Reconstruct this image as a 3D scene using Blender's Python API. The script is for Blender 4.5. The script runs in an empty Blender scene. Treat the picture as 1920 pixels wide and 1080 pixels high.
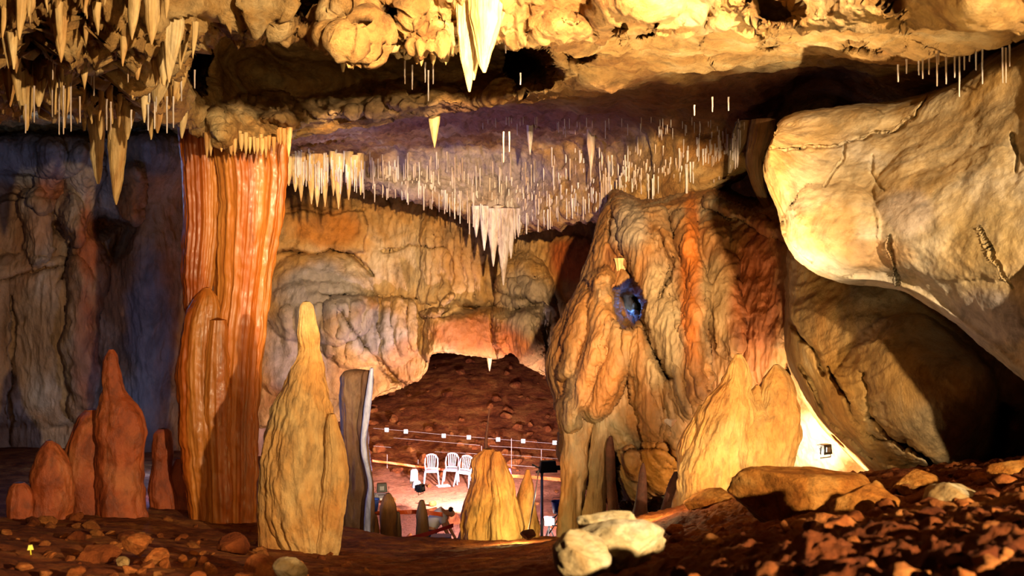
import bpy, math, random
import numpy as np
from mathutils import Vector
random.seed(7); RNG = np.random.default_rng(7)
C = bpy.context.scene.collection
F = 1800.0                                  # focal length in pixels of the 1920 px frame

def at(px, py, Y):                          # the point seen at a pixel, Y metres into the cave
    return ((px - 960) / F * Y, Y, (540 - py) / F * Y)

# ------------------------------------------------------------------ camera, world, lamps, exposure
cam_d = bpy.data.cameras.new('camera'); cam = bpy.data.objects.new('camera', cam_d); C.objects.link(cam)
cam_d.sensor_width = 36; cam_d.lens = F / 1920 * 36; cam.rotation_euler = (math.pi / 2, 0, 0)
cam_d.clip_start = 0.05; cam_d.clip_end = 200
cam_d.dof.use_dof = True; cam_d.dof.focus_distance = 15; cam_d.dof.aperture_fstop = 3.2
bpy.context.scene.camera = cam
W = bpy.data.worlds.new('cave_dark'); bpy.context.scene.world = W; W.use_nodes = True
W.node_tree.nodes['Background'].inputs[0].default_value = (0.05, 0.022, 0.016, 1)
W.node_tree.nodes['Background'].inputs[1].default_value = 0.25
vs = bpy.context.scene.view_settings
vs.view_transform = 'Standard'; vs.look = 'None'; vs.gamma = 1; vs.use_curve_mapping = False; vs.exposure = 0.38

def lamp(name, loc, power, col, rad=0.06, aim=None, cone=None, blend=0.5):
    d = bpy.data.lights.new(name, 'SPOT' if aim else 'POINT')
    d.energy = power; d.color = col; d.shadow_soft_size = rad
    o = bpy.data.objects.new(name, d); C.objects.link(o); o.location = loc
    if aim:
        d.spot_size = math.radians(cone); d.spot_blend = blend
        o.rotation_euler = (Vector(aim) - Vector(loc)).to_track_quat('-Z', 'Y').to_euler()
    return o
WARM = (1.0, 0.66, 0.30); TUNG = (1.0, 0.74, 0.42)
KEY = (4.7, -2.0, 0.95)
lamp('flood_key', KEY, 9500, TUNG, 0.09)
lamp('flood_ceiling', (1.15, 8.5, -2.0), 2600, (1.0, 0.78, 0.46), 0.06, aim=(1.7, 9.4, 2.4), cone=78, blend=0.9)
lamp('flood_ceiling_near', (2.2, 3.6, -0.3), 350, (1.0, 0.70, 0.30), 0.08, aim=at(1250, -60, 8.5), cone=95, blend=0.8)
lamp('flood_far', (1.5, 0.0, 1.45), 30000, (1.0, 0.70, 0.38), 0.10, aim=at(840, 480, 26), cone=36, blend=0.9)
lamp('fill_left', (-0.6, 1.0, 0.3), 1000, (1.0, 0.58, 0.24), 0.08, aim=at(470, 700, 14), cone=42, blend=0.8)  # added warm fill light for the orange column
lamp('flood_recess', at(1490, 880, 11.2), 1000, (1.0, 0.80, 0.52), 0.05, aim=at(1530, 845, 12.6), cone=120, blend=0.6)
lamp('fill_twin', at(1545, 902, 8.2), 420, (1.0, 0.74, 0.36), 0.06, aim=at(1400, 770, 10.7), cone=75, blend=0.8)  # added spot that brightens the twin-peaked stalagmite
lamp('flood_alcove', at(1215, 900, 9.6), 60, (1.0, 0.68, 0.32), 0.10)
lamp('flood_stalagmite', at(965, 1000, 13.3), 75, (1.0, 0.72, 0.26), 0.05)
lamp('pit_lamp', at(1030, 960, 20.5), 7500, (0.95, 0.76, 1.0), 0.08, aim=at(820, 850, 30), cone=95, blend=0.9)
lamp('pit_lamp_chairs', at(905, 880, 25.5), 7000, (1.0, 0.80, 0.84), 0.10, aim=at(830, 900, 30), cone=110, blend=0.9)
lamp('pit_lamp_blue', at(712, 850, 19.0), 900, (0.50, 0.36, 1.0), 0.10, aim=at(830, 300, 19.5), cone=85, blend=0.9)
lamp('violet_fill', at(745, 900, 17.6), 420, (0.62, 0.55, 1.0), 0.06, aim=at(690, 800, 17), cone=70, blend=0.8)  # added spot to light the grey-brown column's right edge violet
lamp('blue_lamp', at(285, 800, 19.5), 150, (0.22, 0.42, 1.0), 0.15)
lamp('blue_lamp_hole', at(1184, 585, 16.9), 18, (0.15, 0.35, 1.0), 0.10)
lamp('blue_lamp_left', at(20, 330, 17.0), 75, (0.30, 0.50, 1.0), 0.2)
lamp('blue_lamp_base', at(322, 900, 16.4), 60, (0.45, 0.40, 1.0), 0.1)

# ------------------------------------------------------------------ noise
_perm = np.random.default_rng(3).permutation(256); _perm = np.concatenate([_perm, _perm, _perm])
_g = np.random.default_rng(5).normal(size=(256, 3)); _g /= np.linalg.norm(_g, axis=1)[:, None]
def perlin(P):
    P = np.asarray(P, float); i = np.floor(P).astype(int); f = P - i
    u = f * f * f * (f * (f * 6 - 15) + 10); i &= 255
    r = 0
    for dx in (0, 1):
        wx = u[..., 0] if dx else 1 - u[..., 0]; hx = _perm[i[..., 0] + dx]
        for dy in (0, 1):
            wy = u[..., 1] if dy else 1 - u[..., 1]; hy = _perm[hx + i[..., 1] + dy]
            for dz in (0, 1):
                wz = u[..., 2] if dz else 1 - u[..., 2]; h = _perm[hy + i[..., 2] + dz] & 255
                g = _g[h]
                r = r + wx * wy * wz * (g[..., 0] * (f[..., 0] - dx) + g[..., 1] * (f[..., 1] - dy) + g[..., 2] * (f[..., 2] - dz))
    return r * 1.6
def fbm(P, oct=5, gain=0.5, ridged=False):
    P = np.asarray(P, float); a = 1.0; s = 0; t = 0
    for k in range(oct):
        n = perlin(P * 2.03 ** k + 17.3 * k)
        if ridged: n = 1 - 2 * np.abs(n) ** 0.8
        s = s + a * n; t += a; a *= gain
    return s / t
def worley(P, seed=0):                      # F1 and F2 of a jittered grid
    P = np.asarray(P, float); i = np.floor(P).astype(int)
    d1 = np.full(P.shape[:-1], 9.0); d2 = d1.copy()
    for dx in (-1, 0, 1):
        for dy in (-1, 0, 1):
            for dz in (-1, 0, 1):
                c = i + np.array([dx, dy, dz]); h = c & 255
                k = _perm[_perm[_perm[h[..., 0]] + h[..., 1]] + h[..., 2]]
                j = np.stack([_perm[k], _perm[k + 1], _perm[k + 2]], -1) / 255.0
                d = np.linalg.norm(c + j - P, axis=-1)
                d2 = np.where(d < d1, d1, np.minimum(d2, d)); d1 = np.minimum(d1, d)
    return d1, d2
def sstep(x, a, b):
    t = np.clip((np.asarray(x, float) - a) / (b - a), 0, 1); return t * t * (3 - 2 * t)
def polydist(px, py, pts):                  # distance to a polyline, all in pixels
    best = np.full(px.shape, 1e9)
    for (x0, y0), (x1, y1) in zip(pts[:-1], pts[1:]):
        dx, dy = x1 - x0, y1 - y0; L = dx * dx + dy * dy + 1e-9
        t = np.clip(((px - x0) * dx + (py - y0) * dy) / L, 0, 1)
        best = np.minimum(best, np.hypot(px - x0 - t * dx, py - y0 - t * dy))
    return best
def bulge(px, py, pts, w, h, warp=None):    # a rounded rib along a polyline
    d = polydist(px, py, pts) / w
    return h * np.sqrt(np.clip(1 - d * d, 0, 1))
def groove(px, py, pts, w, h):
    d = polydist(px, py, pts) / w
    return -h * np.exp(-d * d * 2.2)
def blob(px, py, cx, cy, rx, ry, h=1.0, p=2.0, rot=0.0):
    c, s = math.cos(rot), math.sin(rot); x = px - cx; y = py - cy
    d = (np.abs((x * c + y * s) / rx) ** p + np.abs((-x * s + y * c) / ry) ** p)
    return h * np.sqrt(np.clip(1 - d, 0, 1))
def gauss(px, py, cx, cy, rx, ry):
    return np.exp(-(((px - cx) / rx) ** 2 + ((py - cy) / ry) ** 2))

# ------------------------------------------------------------------ materials
def lin(h):
    h = h.lstrip('#'); c = [int(h[i:i + 2], 16) / 255 for i in (0, 2, 4)]
    return tuple(((x + 0.055) / 1.055) ** 2.4 if x > 0.04045 else x / 12.92 for x in c) + (1,)
def rock(name, c1, c2, c3, scale=1.0, stretch=(1, 1, 1), bump=0.5, bdist=0.05, rough=0.75, spec=0.3, fine=14.0, coat=0.0, clods=0.0):
    m = bpy.data.materials.new(name); m.use_nodes = True; n = m.node_tree.nodes; l = m.node_tree.links
    b = n['Principled BSDF']; tc = n.new('ShaderNodeTexCoord'); mp = n.new('ShaderNodeMapping')
    geo = n.new('ShaderNodeNewGeometry'); l.new(geo.outputs['Position'], mp.inputs[0]); mp.inputs['Scale'].default_value = stretch
    def noise(s, d=8, r=0.6, dist=0.0):
        t = n.new('ShaderNodeTexNoise'); t.inputs['Scale'].default_value = s; t.inputs['Detail'].default_value = d
        t.inputs['Roughness'].default_value = r; t.inputs['Distortion'].default_value = dist; l.new(mp.outputs[0], t.inputs['Vector']); return t
    a = noise(scale, 6, 0.62, 0.6); r1 = n.new('ShaderNodeValToRGB'); l.new(a.outputs['Fac'], r1.inputs[0])
    e = r1.color_ramp.elements; e[0].position = 0.36; e[0].color = lin(c1); e[1].position = 0.66; e[1].color = lin(c3)
    k = e.new(0.5); k.color = lin(c2)
    f = noise(scale * fine, 7, 0.65); r2 = n.new('ShaderNodeMapRange'); l.new(f.outputs['Fac'], r2.inputs['Value'])
    r2.inputs['From Min'].default_value = 0.3; r2.inputs['From Max'].default_value = 0.7; r2.inputs['To Min'].default_value = 0.78; r2.inputs['To Max'].default_value = 1.12
    mul = n.new('ShaderNodeMix'); mul.data_type = 'RGBA'; mul.blend_type = 'MULTIPLY'; mul.inputs[0].default_value = 1
    l.new(r1.outputs[0], mul.inputs[6]); l.new(r2.outputs[0], mul.inputs[7])
    at_ = n.new('ShaderNodeAttribute'); at_.attribute_name = 'stain'
    mx = n.new('ShaderNodeMix'); mx.data_type = 'RGBA'; am_ = n.new('ShaderNodeAttribute'); am_.attribute_name = 'stain_amount'; l.new(am_.outputs['Fac'], mx.inputs[0])
    l.new(mul.outputs[2], mx.inputs[6])
    mul2 = n.new('ShaderNodeMix'); mul2.data_type = 'RGBA'; mul2.blend_type = 'MULTIPLY'; mul2.inputs[0].default_value = 1
    l.new(at_.outputs['Color'], mul2.inputs[6]); l.new(r2.outputs[0], mul2.inputs[7]); l.new(mul2.outputs[2], mx.inputs[7])
    v = noise(scale * 3.5, 8, 0.7, 0.8); r3 = n.new('ShaderNodeMapRange'); l.new(v.outputs['Fac'], r3.inputs['Value'])
    r3.inputs['From Min'].default_value = 0.36; r3.inputs['From Max'].default_value = 0.52; r3.inputs['To Min'].default_value = 0.42; r3.inputs['To Max'].default_value = 0.74
    mul3 = n.new('ShaderNodeMix'); mul3.data_type = 'RGBA'; mul3.blend_type = 'MULTIPLY'; mul3.inputs[0].default_value = 1
    l.new(mx.outputs[2], mul3.inputs[6]); l.new(r3.outputs[0], mul3.inputs[7]); l.new(mul3.outputs[2], b.inputs['Base Color'])
    b.inputs['Roughness'].default_value = rough; b.inputs['Specular IOR Level'].default_value = spec
    b.inputs['Coat Weight'].default_value = coat; b.inputs['Coat Roughness'].default_value = 0.22
    bt = n.new('ShaderNodeTexNoise'); l.new(mp.outputs[0], bt.inputs['Vector']); bt.inputs['Scale'].default_value = scale * fine * 0.45
    bt.inputs['Detail'].default_value = 11; bt.inputs['Roughness'].default_value = 0.7
    bp = n.new('ShaderNodeBump'); bp.inputs['Strength'].default_value = bump; bp.inputs['Distance'].default_value = bdist * 2.4
    l.new(bt.outputs['Fac'], bp.inputs['Height']); l.new(bp.outputs[0], b.inputs['Normal'])
    return m
def plain(name, col, rough=0.5, metal=0.0, emit=None, es=0.0):
    m = bpy.data.materials.new(name); m.use_nodes = True; n = m.node_tree.nodes; l = m.node_tree.links; b = n['Principled BSDF']
    t = n.new('ShaderNodeTexNoise'); t.inputs['Scale'].default_value = 30; r = n.new('ShaderNodeMix'); r.data_type = 'RGBA'
    c = lin(col); l.new(t.outputs['Fac'], r.inputs[0]); r.inputs[6].default_value = c; r.inputs[7].default_value = tuple(x * 0.8 for x in c[:3]) + (1,)
    l.new(r.outputs[2], b.inputs['Base Color']); b.inputs['Roughness'].default_value = rough; b.inputs['Metallic'].default_value = metal
    if emit: b.inputs['Emission Color'].default_value = lin(emit); b.inputs['Emission Strength'].default_value = es
    return m
M = dict(
    ceil=rock('ceiling_limestone', '9a6a34', 'c89a58', 'e2c48c', 0.9, bump=0.8, bdist=0.06, fine=11, rough=0.85),
    back=rock('back_wall_limestone', 'a06428', 'c99650', 'd8b988', 0.35, (1, 1, 0.7), bump=0.7, bdist=0.08, fine=14),
    left=rock('left_wall_limestone', '8e5c34', 'b08a68', 'b8a896', 0.4, (1, 1, 0.5), bump=0.7, bdist=0.08, fine=12),
    lobe=rock('pale_limestone', 'b08a50', 'ccb48c', 'd8ccbc', 0.9, bump=0.5, bdist=0.03, fine=9),
    slab=rock('slab_limestone', '9a6c34', 'b8935c', 'b4a890', 0.8, (1, 1, 0.5), bump=0.8, bdist=0.05, fine=10),
    flow=rock('flowstone', '7c4820', '9a6a38', '8c7c60', 0.7, (1, 1, 0.35), bump=0.5, bdist=0.05, fine=12, rough=0.6),
    column=rock('orange_flowstone', '9c420e', 'ba621c', 'cc883c', 1.1, (1, 1, 0.07), bump=0.35, bdist=0.03, fine=10, rough=0.42, spec=0.4, coat=0.10),
    ochre=rock('ochre_stalagmite', 'b87430', 'd09850', 'deb878', 1.2, (1, 1, 0.5), bump=0.7, bdist=0.05, fine=9, rough=0.55, spec=0.4),
    red=rock('red_stalagmite', '8c3c18', 'a85024', 'b86c3c', 1.2, (1, 1, 0.6), bump=0.5, bdist=0.05, fine=9, rough=0.5, spec=0.4),
    tite=rock('stalactite_calcite', 'b88040', 'd8b070', 'e8cc98', 2.0, (1, 1, 0.3), bump=0.4, bdist=0.02, fine=9, rough=0.6),
    white=rock('white_calcite', 'c8a88c', 'dcc8bc', 'ece4e0', 2.0, (1, 1, 0.3), bump=0.3, bdist=0.02, fine=9, rough=0.5),
    soil=rock('red_cave_soil', '6a3218', '904c24', 'b07038', 1.6, bump=0.9, bdist=0.05, fine=9, rough=0.95, spec=0.1),
    clod=rock('soil_clod', '84441c', 'a45e2c', 'bc7c44', 4.0, bump=0.8, bdist=0.02, fine=8, rough=0.95, spec=0.1),
    pale=rock('pale_stone', 'a88450', 'd0b888', 'e8dcc0', 3.0, bump=0.8, bdist=0.02, fine=7, rough=0.8),
    ribbon=rock('violet_lit_calcite', '8c90b8', 'a4a8d0', 'bcc0e4', 2.0, (1, 1, 0.3), bump=0.3, bdist=0.02, fine=9, rough=0.35),  # white calcite with violet lamp light painted into its colour
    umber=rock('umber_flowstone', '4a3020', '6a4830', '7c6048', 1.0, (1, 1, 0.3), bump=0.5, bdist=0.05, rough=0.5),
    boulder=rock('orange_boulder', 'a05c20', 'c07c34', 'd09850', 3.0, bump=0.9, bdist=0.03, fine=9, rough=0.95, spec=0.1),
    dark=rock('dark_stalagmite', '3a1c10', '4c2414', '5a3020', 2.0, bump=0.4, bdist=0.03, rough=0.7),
)
# ------------------------------------------------------------------ mesh helpers
def link(name, V, faces, mat, parent=None, smooth=True, stain=None, base=False, kind=None):
    V = np.asarray(V, float); me = bpy.data.meshes.new(name); off = np.zeros(3)
    if base: off = np.array([V[:, 0].mean(), V[:, 1].mean(), V[:, 2].min()]); V = V - off
    F_ = faces if isinstance(faces, np.ndarray) else None
    if F_ is not None:
        nf, k = F_.shape; me.vertices.add(len(V)); me.vertices.foreach_set('co', V.ravel())
        me.loops.add(nf * k); me.loops.foreach_set('vertex_index', F_.ravel().astype(np.int32))
        me.polygons.add(nf); me.polygons.foreach_set('loop_start', np.arange(nf, dtype=np.int32) * k)
        me.update(calc_edges=True); me.validate()
    else:
        me.from_pydata([tuple(v) for v in V], [], faces); me.update()
    if smooth: me.polygons.foreach_set('use_smooth', np.ones(len(me.polygons), bool))
    if stain is not None:
        ca = me.color_attributes.new('stain', 'FLOAT_COLOR', 'POINT'); ca.data.foreach_set('color', np.asarray(stain, np.float32).ravel())
        cb = me.attributes.new('stain_amount', 'FLOAT', 'POINT'); cb.data.foreach_set('value', np.asarray(stain, np.float32).reshape(-1, 4)[:, 3].copy())
    me.materials.append(mat); o = bpy.data.objects.new(name, me); C.objects.link(o); o.location = off
    if parent is not None: o.parent = parent
    if kind: o['kind'] = kind
    return o
def tag(o, label, cat, group=None, kind=None):
    o['label'] = label; o['category'] = cat
    if group: o['group'] = group
    if kind: o['kind'] = kind
    return o
def empty(name, loc, rz=0):
    o = bpy.data.objects.new(name, None); C.objects.link(o); o.location = loc; o.rotation_euler = (0, 0, rz); o.empty_display_size = 0.1; return o
def gridfaces(nu, nv, wrap=False):
    a = np.arange(nu * nv).reshape(nu, nv)
    if wrap: a = np.concatenate([a, a[:, :1]], 1)
    return np.stack([a[:-1, :-1], a[:-1, 1:], a[1:, 1:], a[1:, :-1]], -1).reshape(-1, 4)
def crom(A, t):                             # Catmull-Rom along axis 0 at parameters t
    A = np.asarray(A, float); n = len(A); t = np.clip(t, 0, n - 1 - 1e-9); i = t.astype(int); f = (t - i).reshape(-1, *([1] * (A.ndim - 1)))
    g = lambda k: A[np.clip(k, 0, n - 1)]
    p0, p1, p2, p3 = g(i - 1), g(i), g(i + 1), g(i + 2)
    return 0.5 * (2 * p1 + (p2 - p0) * f + (2 * p0 - 5 * p1 + 4 * p2 - p3) * f ** 2 + (3 * p1 - p0 - 3 * p2 + p3) * f ** 3)
def normals(P):
    du = np.gradient(P, axis=0); dv = np.gradient(P, axis=1); n = np.cross(du, dv); n /= np.linalg.norm(n, axis=-1)[..., None] + 1e-9
    toward = (n * -P).sum(-1); n[toward < 0] *= -1; return n
def stains(px, py, lst, P=None, wob=0.35):
    n = fbm(np.stack([px / 60, py / 60, px * 0], -1), 4); out = np.zeros(px.shape + (4,)); a = np.zeros(px.shape); col = np.zeros(px.shape + (3,))
    for cx, cy, rx, ry, c, s in lst:
        w = s * sstep(gauss(px, py, cx, cy, rx, ry) + wob * n, 0.25, 0.75); c3 = np.array(lin(c)[:3])
        col = col * (1 - w[..., None]) + c3 * w[..., None]; a = a * (1 - w) + w
    out[..., :3] = np.where(a[..., None] > 1e-4, col / np.maximum(a[..., None], 1e-4), 0.3); out[..., 3] = a
    return out
def sheet(name, ctrl, nu, nv, mat, relief=None, disp=None, stain=None, kind='structure', warp=14.0):
    ctrl = np.asarray(ctrl, float)          # rows x cols x (px, py, Y)
    R = crom(ctrl, np.linspace(0, len(ctrl) - 1, nu)); G = crom(R.transpose(1, 0, 2), np.linspace(0, ctrl.shape[1] - 1, nv)).transpose(1, 0, 2)
    px, py, Y = G[..., 0], G[..., 1], np.maximum(G[..., 2], 0.8)
    if relief is not None:
        q = np.stack([px / 45, py / 45, px * 0 + 3], -1); wx = fbm(q, 4) * warp; wy = fbm(q + 31, 4) * warp; Y = Y - relief(px + wx, py + wy, Y)
    P = np.stack([(px - 960) / F * Y, Y, (540 - py) / F * Y], -1)
    N = normals(P)
    if disp is not None: P = P + N * disp(P, px, py)[..., None]
    st = stains(px, py, stain) if stain else None
    return link(name, P.reshape(-1, 3), gridfaces(nu, nv), mat, stain=None if st is None else st.reshape(-1, 4), kind=kind)

# ------------------------------------------------------------------ ceiling
ccol = [-500, -200, 0, 150, 300, 430, 550, 700, 850, 950, 1100, 1250, 1400, 1550, 1700, 1920, 2300, 3000]
L0 = [(-700, 3), (-10, 7.5), (60, 8.2), (100, 9.3), (150, 10.5), (190, 11.5), (195, 13), (205, 15.5), (215, 19), (225, 22), (240, 23.5), (240, 26)]
crow = {
    -500: L0, -200: L0, 0: L0, 150: L0, 300: L0,
    430: [(-700, 3), (-10, 8.6), (30, 9.4), (30, 12.6), (120, 15.2), (262, 14.0), (270, 15.8), (276, 18), (282, 20), (285, 21.5), (300, 22), (300, 26)],
    550: [(-700, 3), (-10, 8.8), (50, 9.2), (30, 12.6), (140, 15.8), (250, 15.2), (254, 16.4), (262, 19), (274, 21), (300, 22), (335, 22.4), (325, 27)],
    700: [(-700, 3), (-10, 8.7), (85, 9.2), (50, 12.4), (135, 15.4), (222, 14.6), (220, 16.2), (245, 19.5), (270, 21.8), (310, 22.6), (350, 23), (340, 28)],
    850: [(-700, 3), (-10, 8.5), (85, 9.3), (50, 12.4), (130, 15), (200, 14.2), (200, 16), (228, 19.5), (268, 22.3), (330, 23), (395, 23.3), (385, 28)],
    950: [(-700, 3), (-10, 8.3), (50, 9.5), (60, 11.6), (120, 14.6), (178, 13), (186, 14.6), (215, 18.5), (265, 22.3), (330, 23), (430, 23.3), (420, 28)],
    1100: [(-700, 3), (-10, 8), (60, 9.5), (90, 10.3), (130, 11.2), (168, 12), (174, 13.6), (205, 16.5), (255, 19.6), (320, 20.1), (408, 20.4), (398, 25)],
    1250: [(-700, 3), (-10, 7.5), (40, 8.6), (75, 9.6), (110, 10.6), (140, 11.6), (148, 13), (188, 14.6), (245, 16.4), (290, 16.6), (388, 16.8), (378, 21)],
    1400: [(-700, 3), (-10, 7), (35, 8), (65, 9), (85, 10), (108, 11), (116, 12.5), (165, 14), (225, 15), (262, 15.3), (320, 15.6), (312, 20)],
    1550: [(-700, 3), (-10, 6.5), (30, 7.4), (60, 8.3), (80, 9.2), (98, 10), (104, 11.5), (140, 13.8), (190, 15.4), (215, 16), (235, 16.5), (230, 20)],
    1700: [(-700, 3), (-10, 6), (25, 6.8), (55, 7.6), (85, 8.4), (112, 9), (117, 10), (135, 11.2), (165, 12), (185, 12.5), (200, 13), (200, 16)],
    1920: [(-700, 3), (-10, 5.5), (10, 6.2), (25, 6.8), (45, 7.4), (66, 8), (70, 8.6), (80, 9.4), (100, 10), (120, 10.3), (140, 10.5), (140, 13)],
    2300: [(-700, 3), (-60, 5.0), (-40, 5.6), (-20, 6.2), (0, 6.8), (20, 7.4), (24, 8), (34, 8.8), (50, 9.4), (70, 9.8), (90, 10), (90, 12)],
}
crow[3000] = [(a - 60, b - .3) for a, b in crow[2300]]
ctrl = [[(c, crow[c][r][0], crow[c][r][1]) for c in ccol] for r in range(12)]
def ceil_relief(px, py, Y):
    r = 0
    for cx, cy, rx, ry, h in ((500, 20, 58, 42, .6), (665, 55, 66, 52, .6), (815, 82, 52, 42, .55), (640, 85, 40, 24, .3), (700, 70, 30, 36, .3), (760, 30, 40, 40, .5), (1190, 20, 90, 60, .5),
                              (1060, 60, 50, 40, .6), (1020, 130, 60, 40, .5), (1380, 60, 60, 70, .4), (1600, 60, 110, 60, .4), (1800, 20, 120, 70, .4)):
        r = r + blob(px, py, cx, cy, rx, ry, h) * sstep(13.0 - Y, 0, 1)
    for cx, cy, rx, ry, h in ((470, 235, 95, 52, 1.3), (560, 215, 80, 26, .9), (620, 200, 60, 24, .4), (700, 195, 90, 26, .9), (800, 188, 80, 24, .8), (520, 190, 40, 16, .6)):
        r = r + blob(px, py, cx, cy, rx, ry, h) * sstep(Y, 13.2, 13.8) * (1 - sstep(Y, 16, 17))
    for cx, cy, rx, ry, h in ((990, 118, 48, 52, 2.2), (1190, 52, 42, 15, 1.0), (1455, 18, 48, 30, 1.0), (1440, 70, 20, 26, .6), (1615, 88, 40, 10, .8), (1090, 105, 26, 10, .6), (740, 20, 24, 26, 1.5), (565, 10, 24, 40, 1.6), (610, -5, 30, 30, 1.2)):
        r = r - blob(px, py, cx, cy, rx, ry, h, 3)
    for cx, cy, rx, ry, h in ((75, 70, 40, 55, 2.2), (30, 120, 26, 30, 1.2), (150, 125, 34, 26, 1.5), (215, 115, 26, 46, 1.8), (180, 160, 40, 22, 1.5), (240, 170, 34, 30, 1.5), (360, 120, 40, 60, 2.0), (130, 20, 10, 22, .8), (200, 60, 12, 24, .8), (20, 60, 12, 30, .8), (60, 190, 30, 16, .9)):
        r = r - blob(px, py, cx, cy, rx, ry, h * 1.5, 3)
    return r
def ceil_disp(P, px, py):
    Y = P[..., 1]; left = 1 - sstep(px, 330, 760); mid = 1 - sstep(px, 900, 1150); near = 1 - sstep(Y, 11, 16)
    d = 0.22 * fbm(P * 0.9, 5) + 0.07 * fbm(P * 3.2 + 9, 4, 0.55)
    d = d + near * (0.16 * mid + 0.12 * left) * np.clip(fbm(P * np.array([3.4, 1.2, 0.9]) + 4, 4, 0.55, ridged=True), -0.6, 1)
    d = d + near * sstep(px, 380, 450) * (1 - sstep(px, 1150, 1300)) * (.03 * fbm(P * 6, 3, ridged=True) + .03 * fbm(P * 3.3 + 7, 3))
    led = sstep(Y, 15.5, 19); d = d + led * 0.14 * fbm(P * np.array([3.5, 1, 1.0]) + 3, 4, 0.55, ridged=True)
    return d
sheet('ceiling', ctrl, 620, 760, M['ceil'], ceil_relief, ceil_disp, stain=[
    (900, 215, 330, 28, '74443c', .8), (1250, 200, 260, 60, '6a3418', .8), (1450, 170, 200, 60, '6a3418', .8), (640, 205, 230, 24, 'c8a474', .6),  # band darker brown; the pale shelf patch has its lamp light painted in
    (880, 330, 240, 60, 'b0a09c', .85), (1150, 300, 120, 40, 'b08c64', .7), (1330, 280, 80, 40, 'b07028', .7), (950, 400, 60, 40, 'c8b4ac', .9)], warp=20.0)

# ------------------------------------------------------------------ left wall
lc = [-500, -200, 0, 80, 160, 220, 300, 420, 560]
rows = [(150, 24), (235, 23.6), (262, 22.6), (330, 22.8), (380, 23.2), (470, 23), (600, 23.2), (740, 23.4), (900, 23.5)]
ctrl = [[(c, r, Y + (6.5 if c > 500 else 2.4 if c > 400 else 0) + (-1.0 if c < 0 else 0)) for c in lc] for r, Y in rows]
def left_relief(px, py, Y):
    r = blob(px, py, 40, 290, 130, 45, .6, 3) + blob(px, py, 290, 290, 70, 50, .4, 3)
    r = r + bulge(px, py, [(95, 275), (100, 330), (80, 370)], 26, .5) + bulge(px, py, [(60, 380), (75, 430), (70, 470)], 28, .6)
    r = r + bulge(px, py, [(160, 300), (150, 420), (165, 520), (150, 640), (160, 760)], 34, .7) + bulge(px, py, [(250, 330), (245, 400)], 26, .9)
    r = r + bulge(px, py, [(130, 380), (140, 440)], 22, .5) + blob(px, py, 60, 640, 130, 160, .5, 4)
    r = r + groove(px, py, [(0, 518), (90, 505), (150, 480)], 5, .35) + groove(px, py, [(25, 560), (22, 700), (25, 830)], 4, .3)
    r = r + groove(px, py, [(100, 425), (135, 450), (120, 520)], 12, .7) + groove(px, py, [(0, 372), (110, 368)], 4, .3)
    r = r + groove(px, py, [(190, 420), (230, 430), (215, 470)], 24, 1.4) + groove(px, py, [(0, 250), (160, 246), (330, 252)], 7, .5)
    return r
sheet('wall_left', ctrl, 330, 420, M['left'], left_relief,
      lambda P, px, py: 0.16 * fbm(P * 0.8, 5) + 0.05 * fbm(P * np.array([5, 5, 1.2]), 4, ridged=True) + 0.05 * fbm(P * 3, 4),
      stain=[(95, 340, 30, 60, 'b05c28', .8), (165, 450, 22, 90, 'b86030', .8), (240, 370, 22, 60, 'c07838', .8), (40, 300, 120, 50, '8c9098', .7),
             (300, 290, 60, 50, '7c8490', .7), (280, 650, 50, 200, '6c7480', .6), (160, 650, 30, 120, '8c4424', .7), (70, 640, 90, 110, '907048', .5), (75, 430, 30, 50, 'b87c50', .6)])

# ------------------------------------------------------------------ back wall
bc = [360, 440, 520, 620, 700, 760, 795, 808, 850, 900, 930, 958, 985, 1005, 1050, 1100, 1200, 1330, 1480, 1700]
bb = [800, 800, 800, 795, 745, 722, 700, 664, 661, 667, 672, 660, 682, 694, 720, 760, 800, 820, 820, 820]
by = [27, 27, 27, 27, 27, 26.8, 26.6, 26.5, 26.6, 26.8, 26.9, 27.2, 26.8, 26.5, 26, 25, 23.5, 22, 20.5, 19]
ctrl = []
for k, (t, dy) in enumerate(((None, 1.6), (0, 1.4), (.25, .8), (.5, .4), (.75, .2), (.96, 0), (1.0, 0.15))):
    ctrl.append([(c, 180 if t is None else 270 + (b - 270) * t, Y + dy) for c, b, Y in zip(bc, bb, by)])
ctrl.append([(c, b - 1, Y + 1.2) for c, b, Y in zip(bc, bb, by)]); ctrl.append([(c, b - 4, Y + 10) for c, b, Y in zip(bc, bb, by)])
ctrl.append([(c, b - 2, Y + 24) for c, b, Y in zip(bc, bb, by)])
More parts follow.
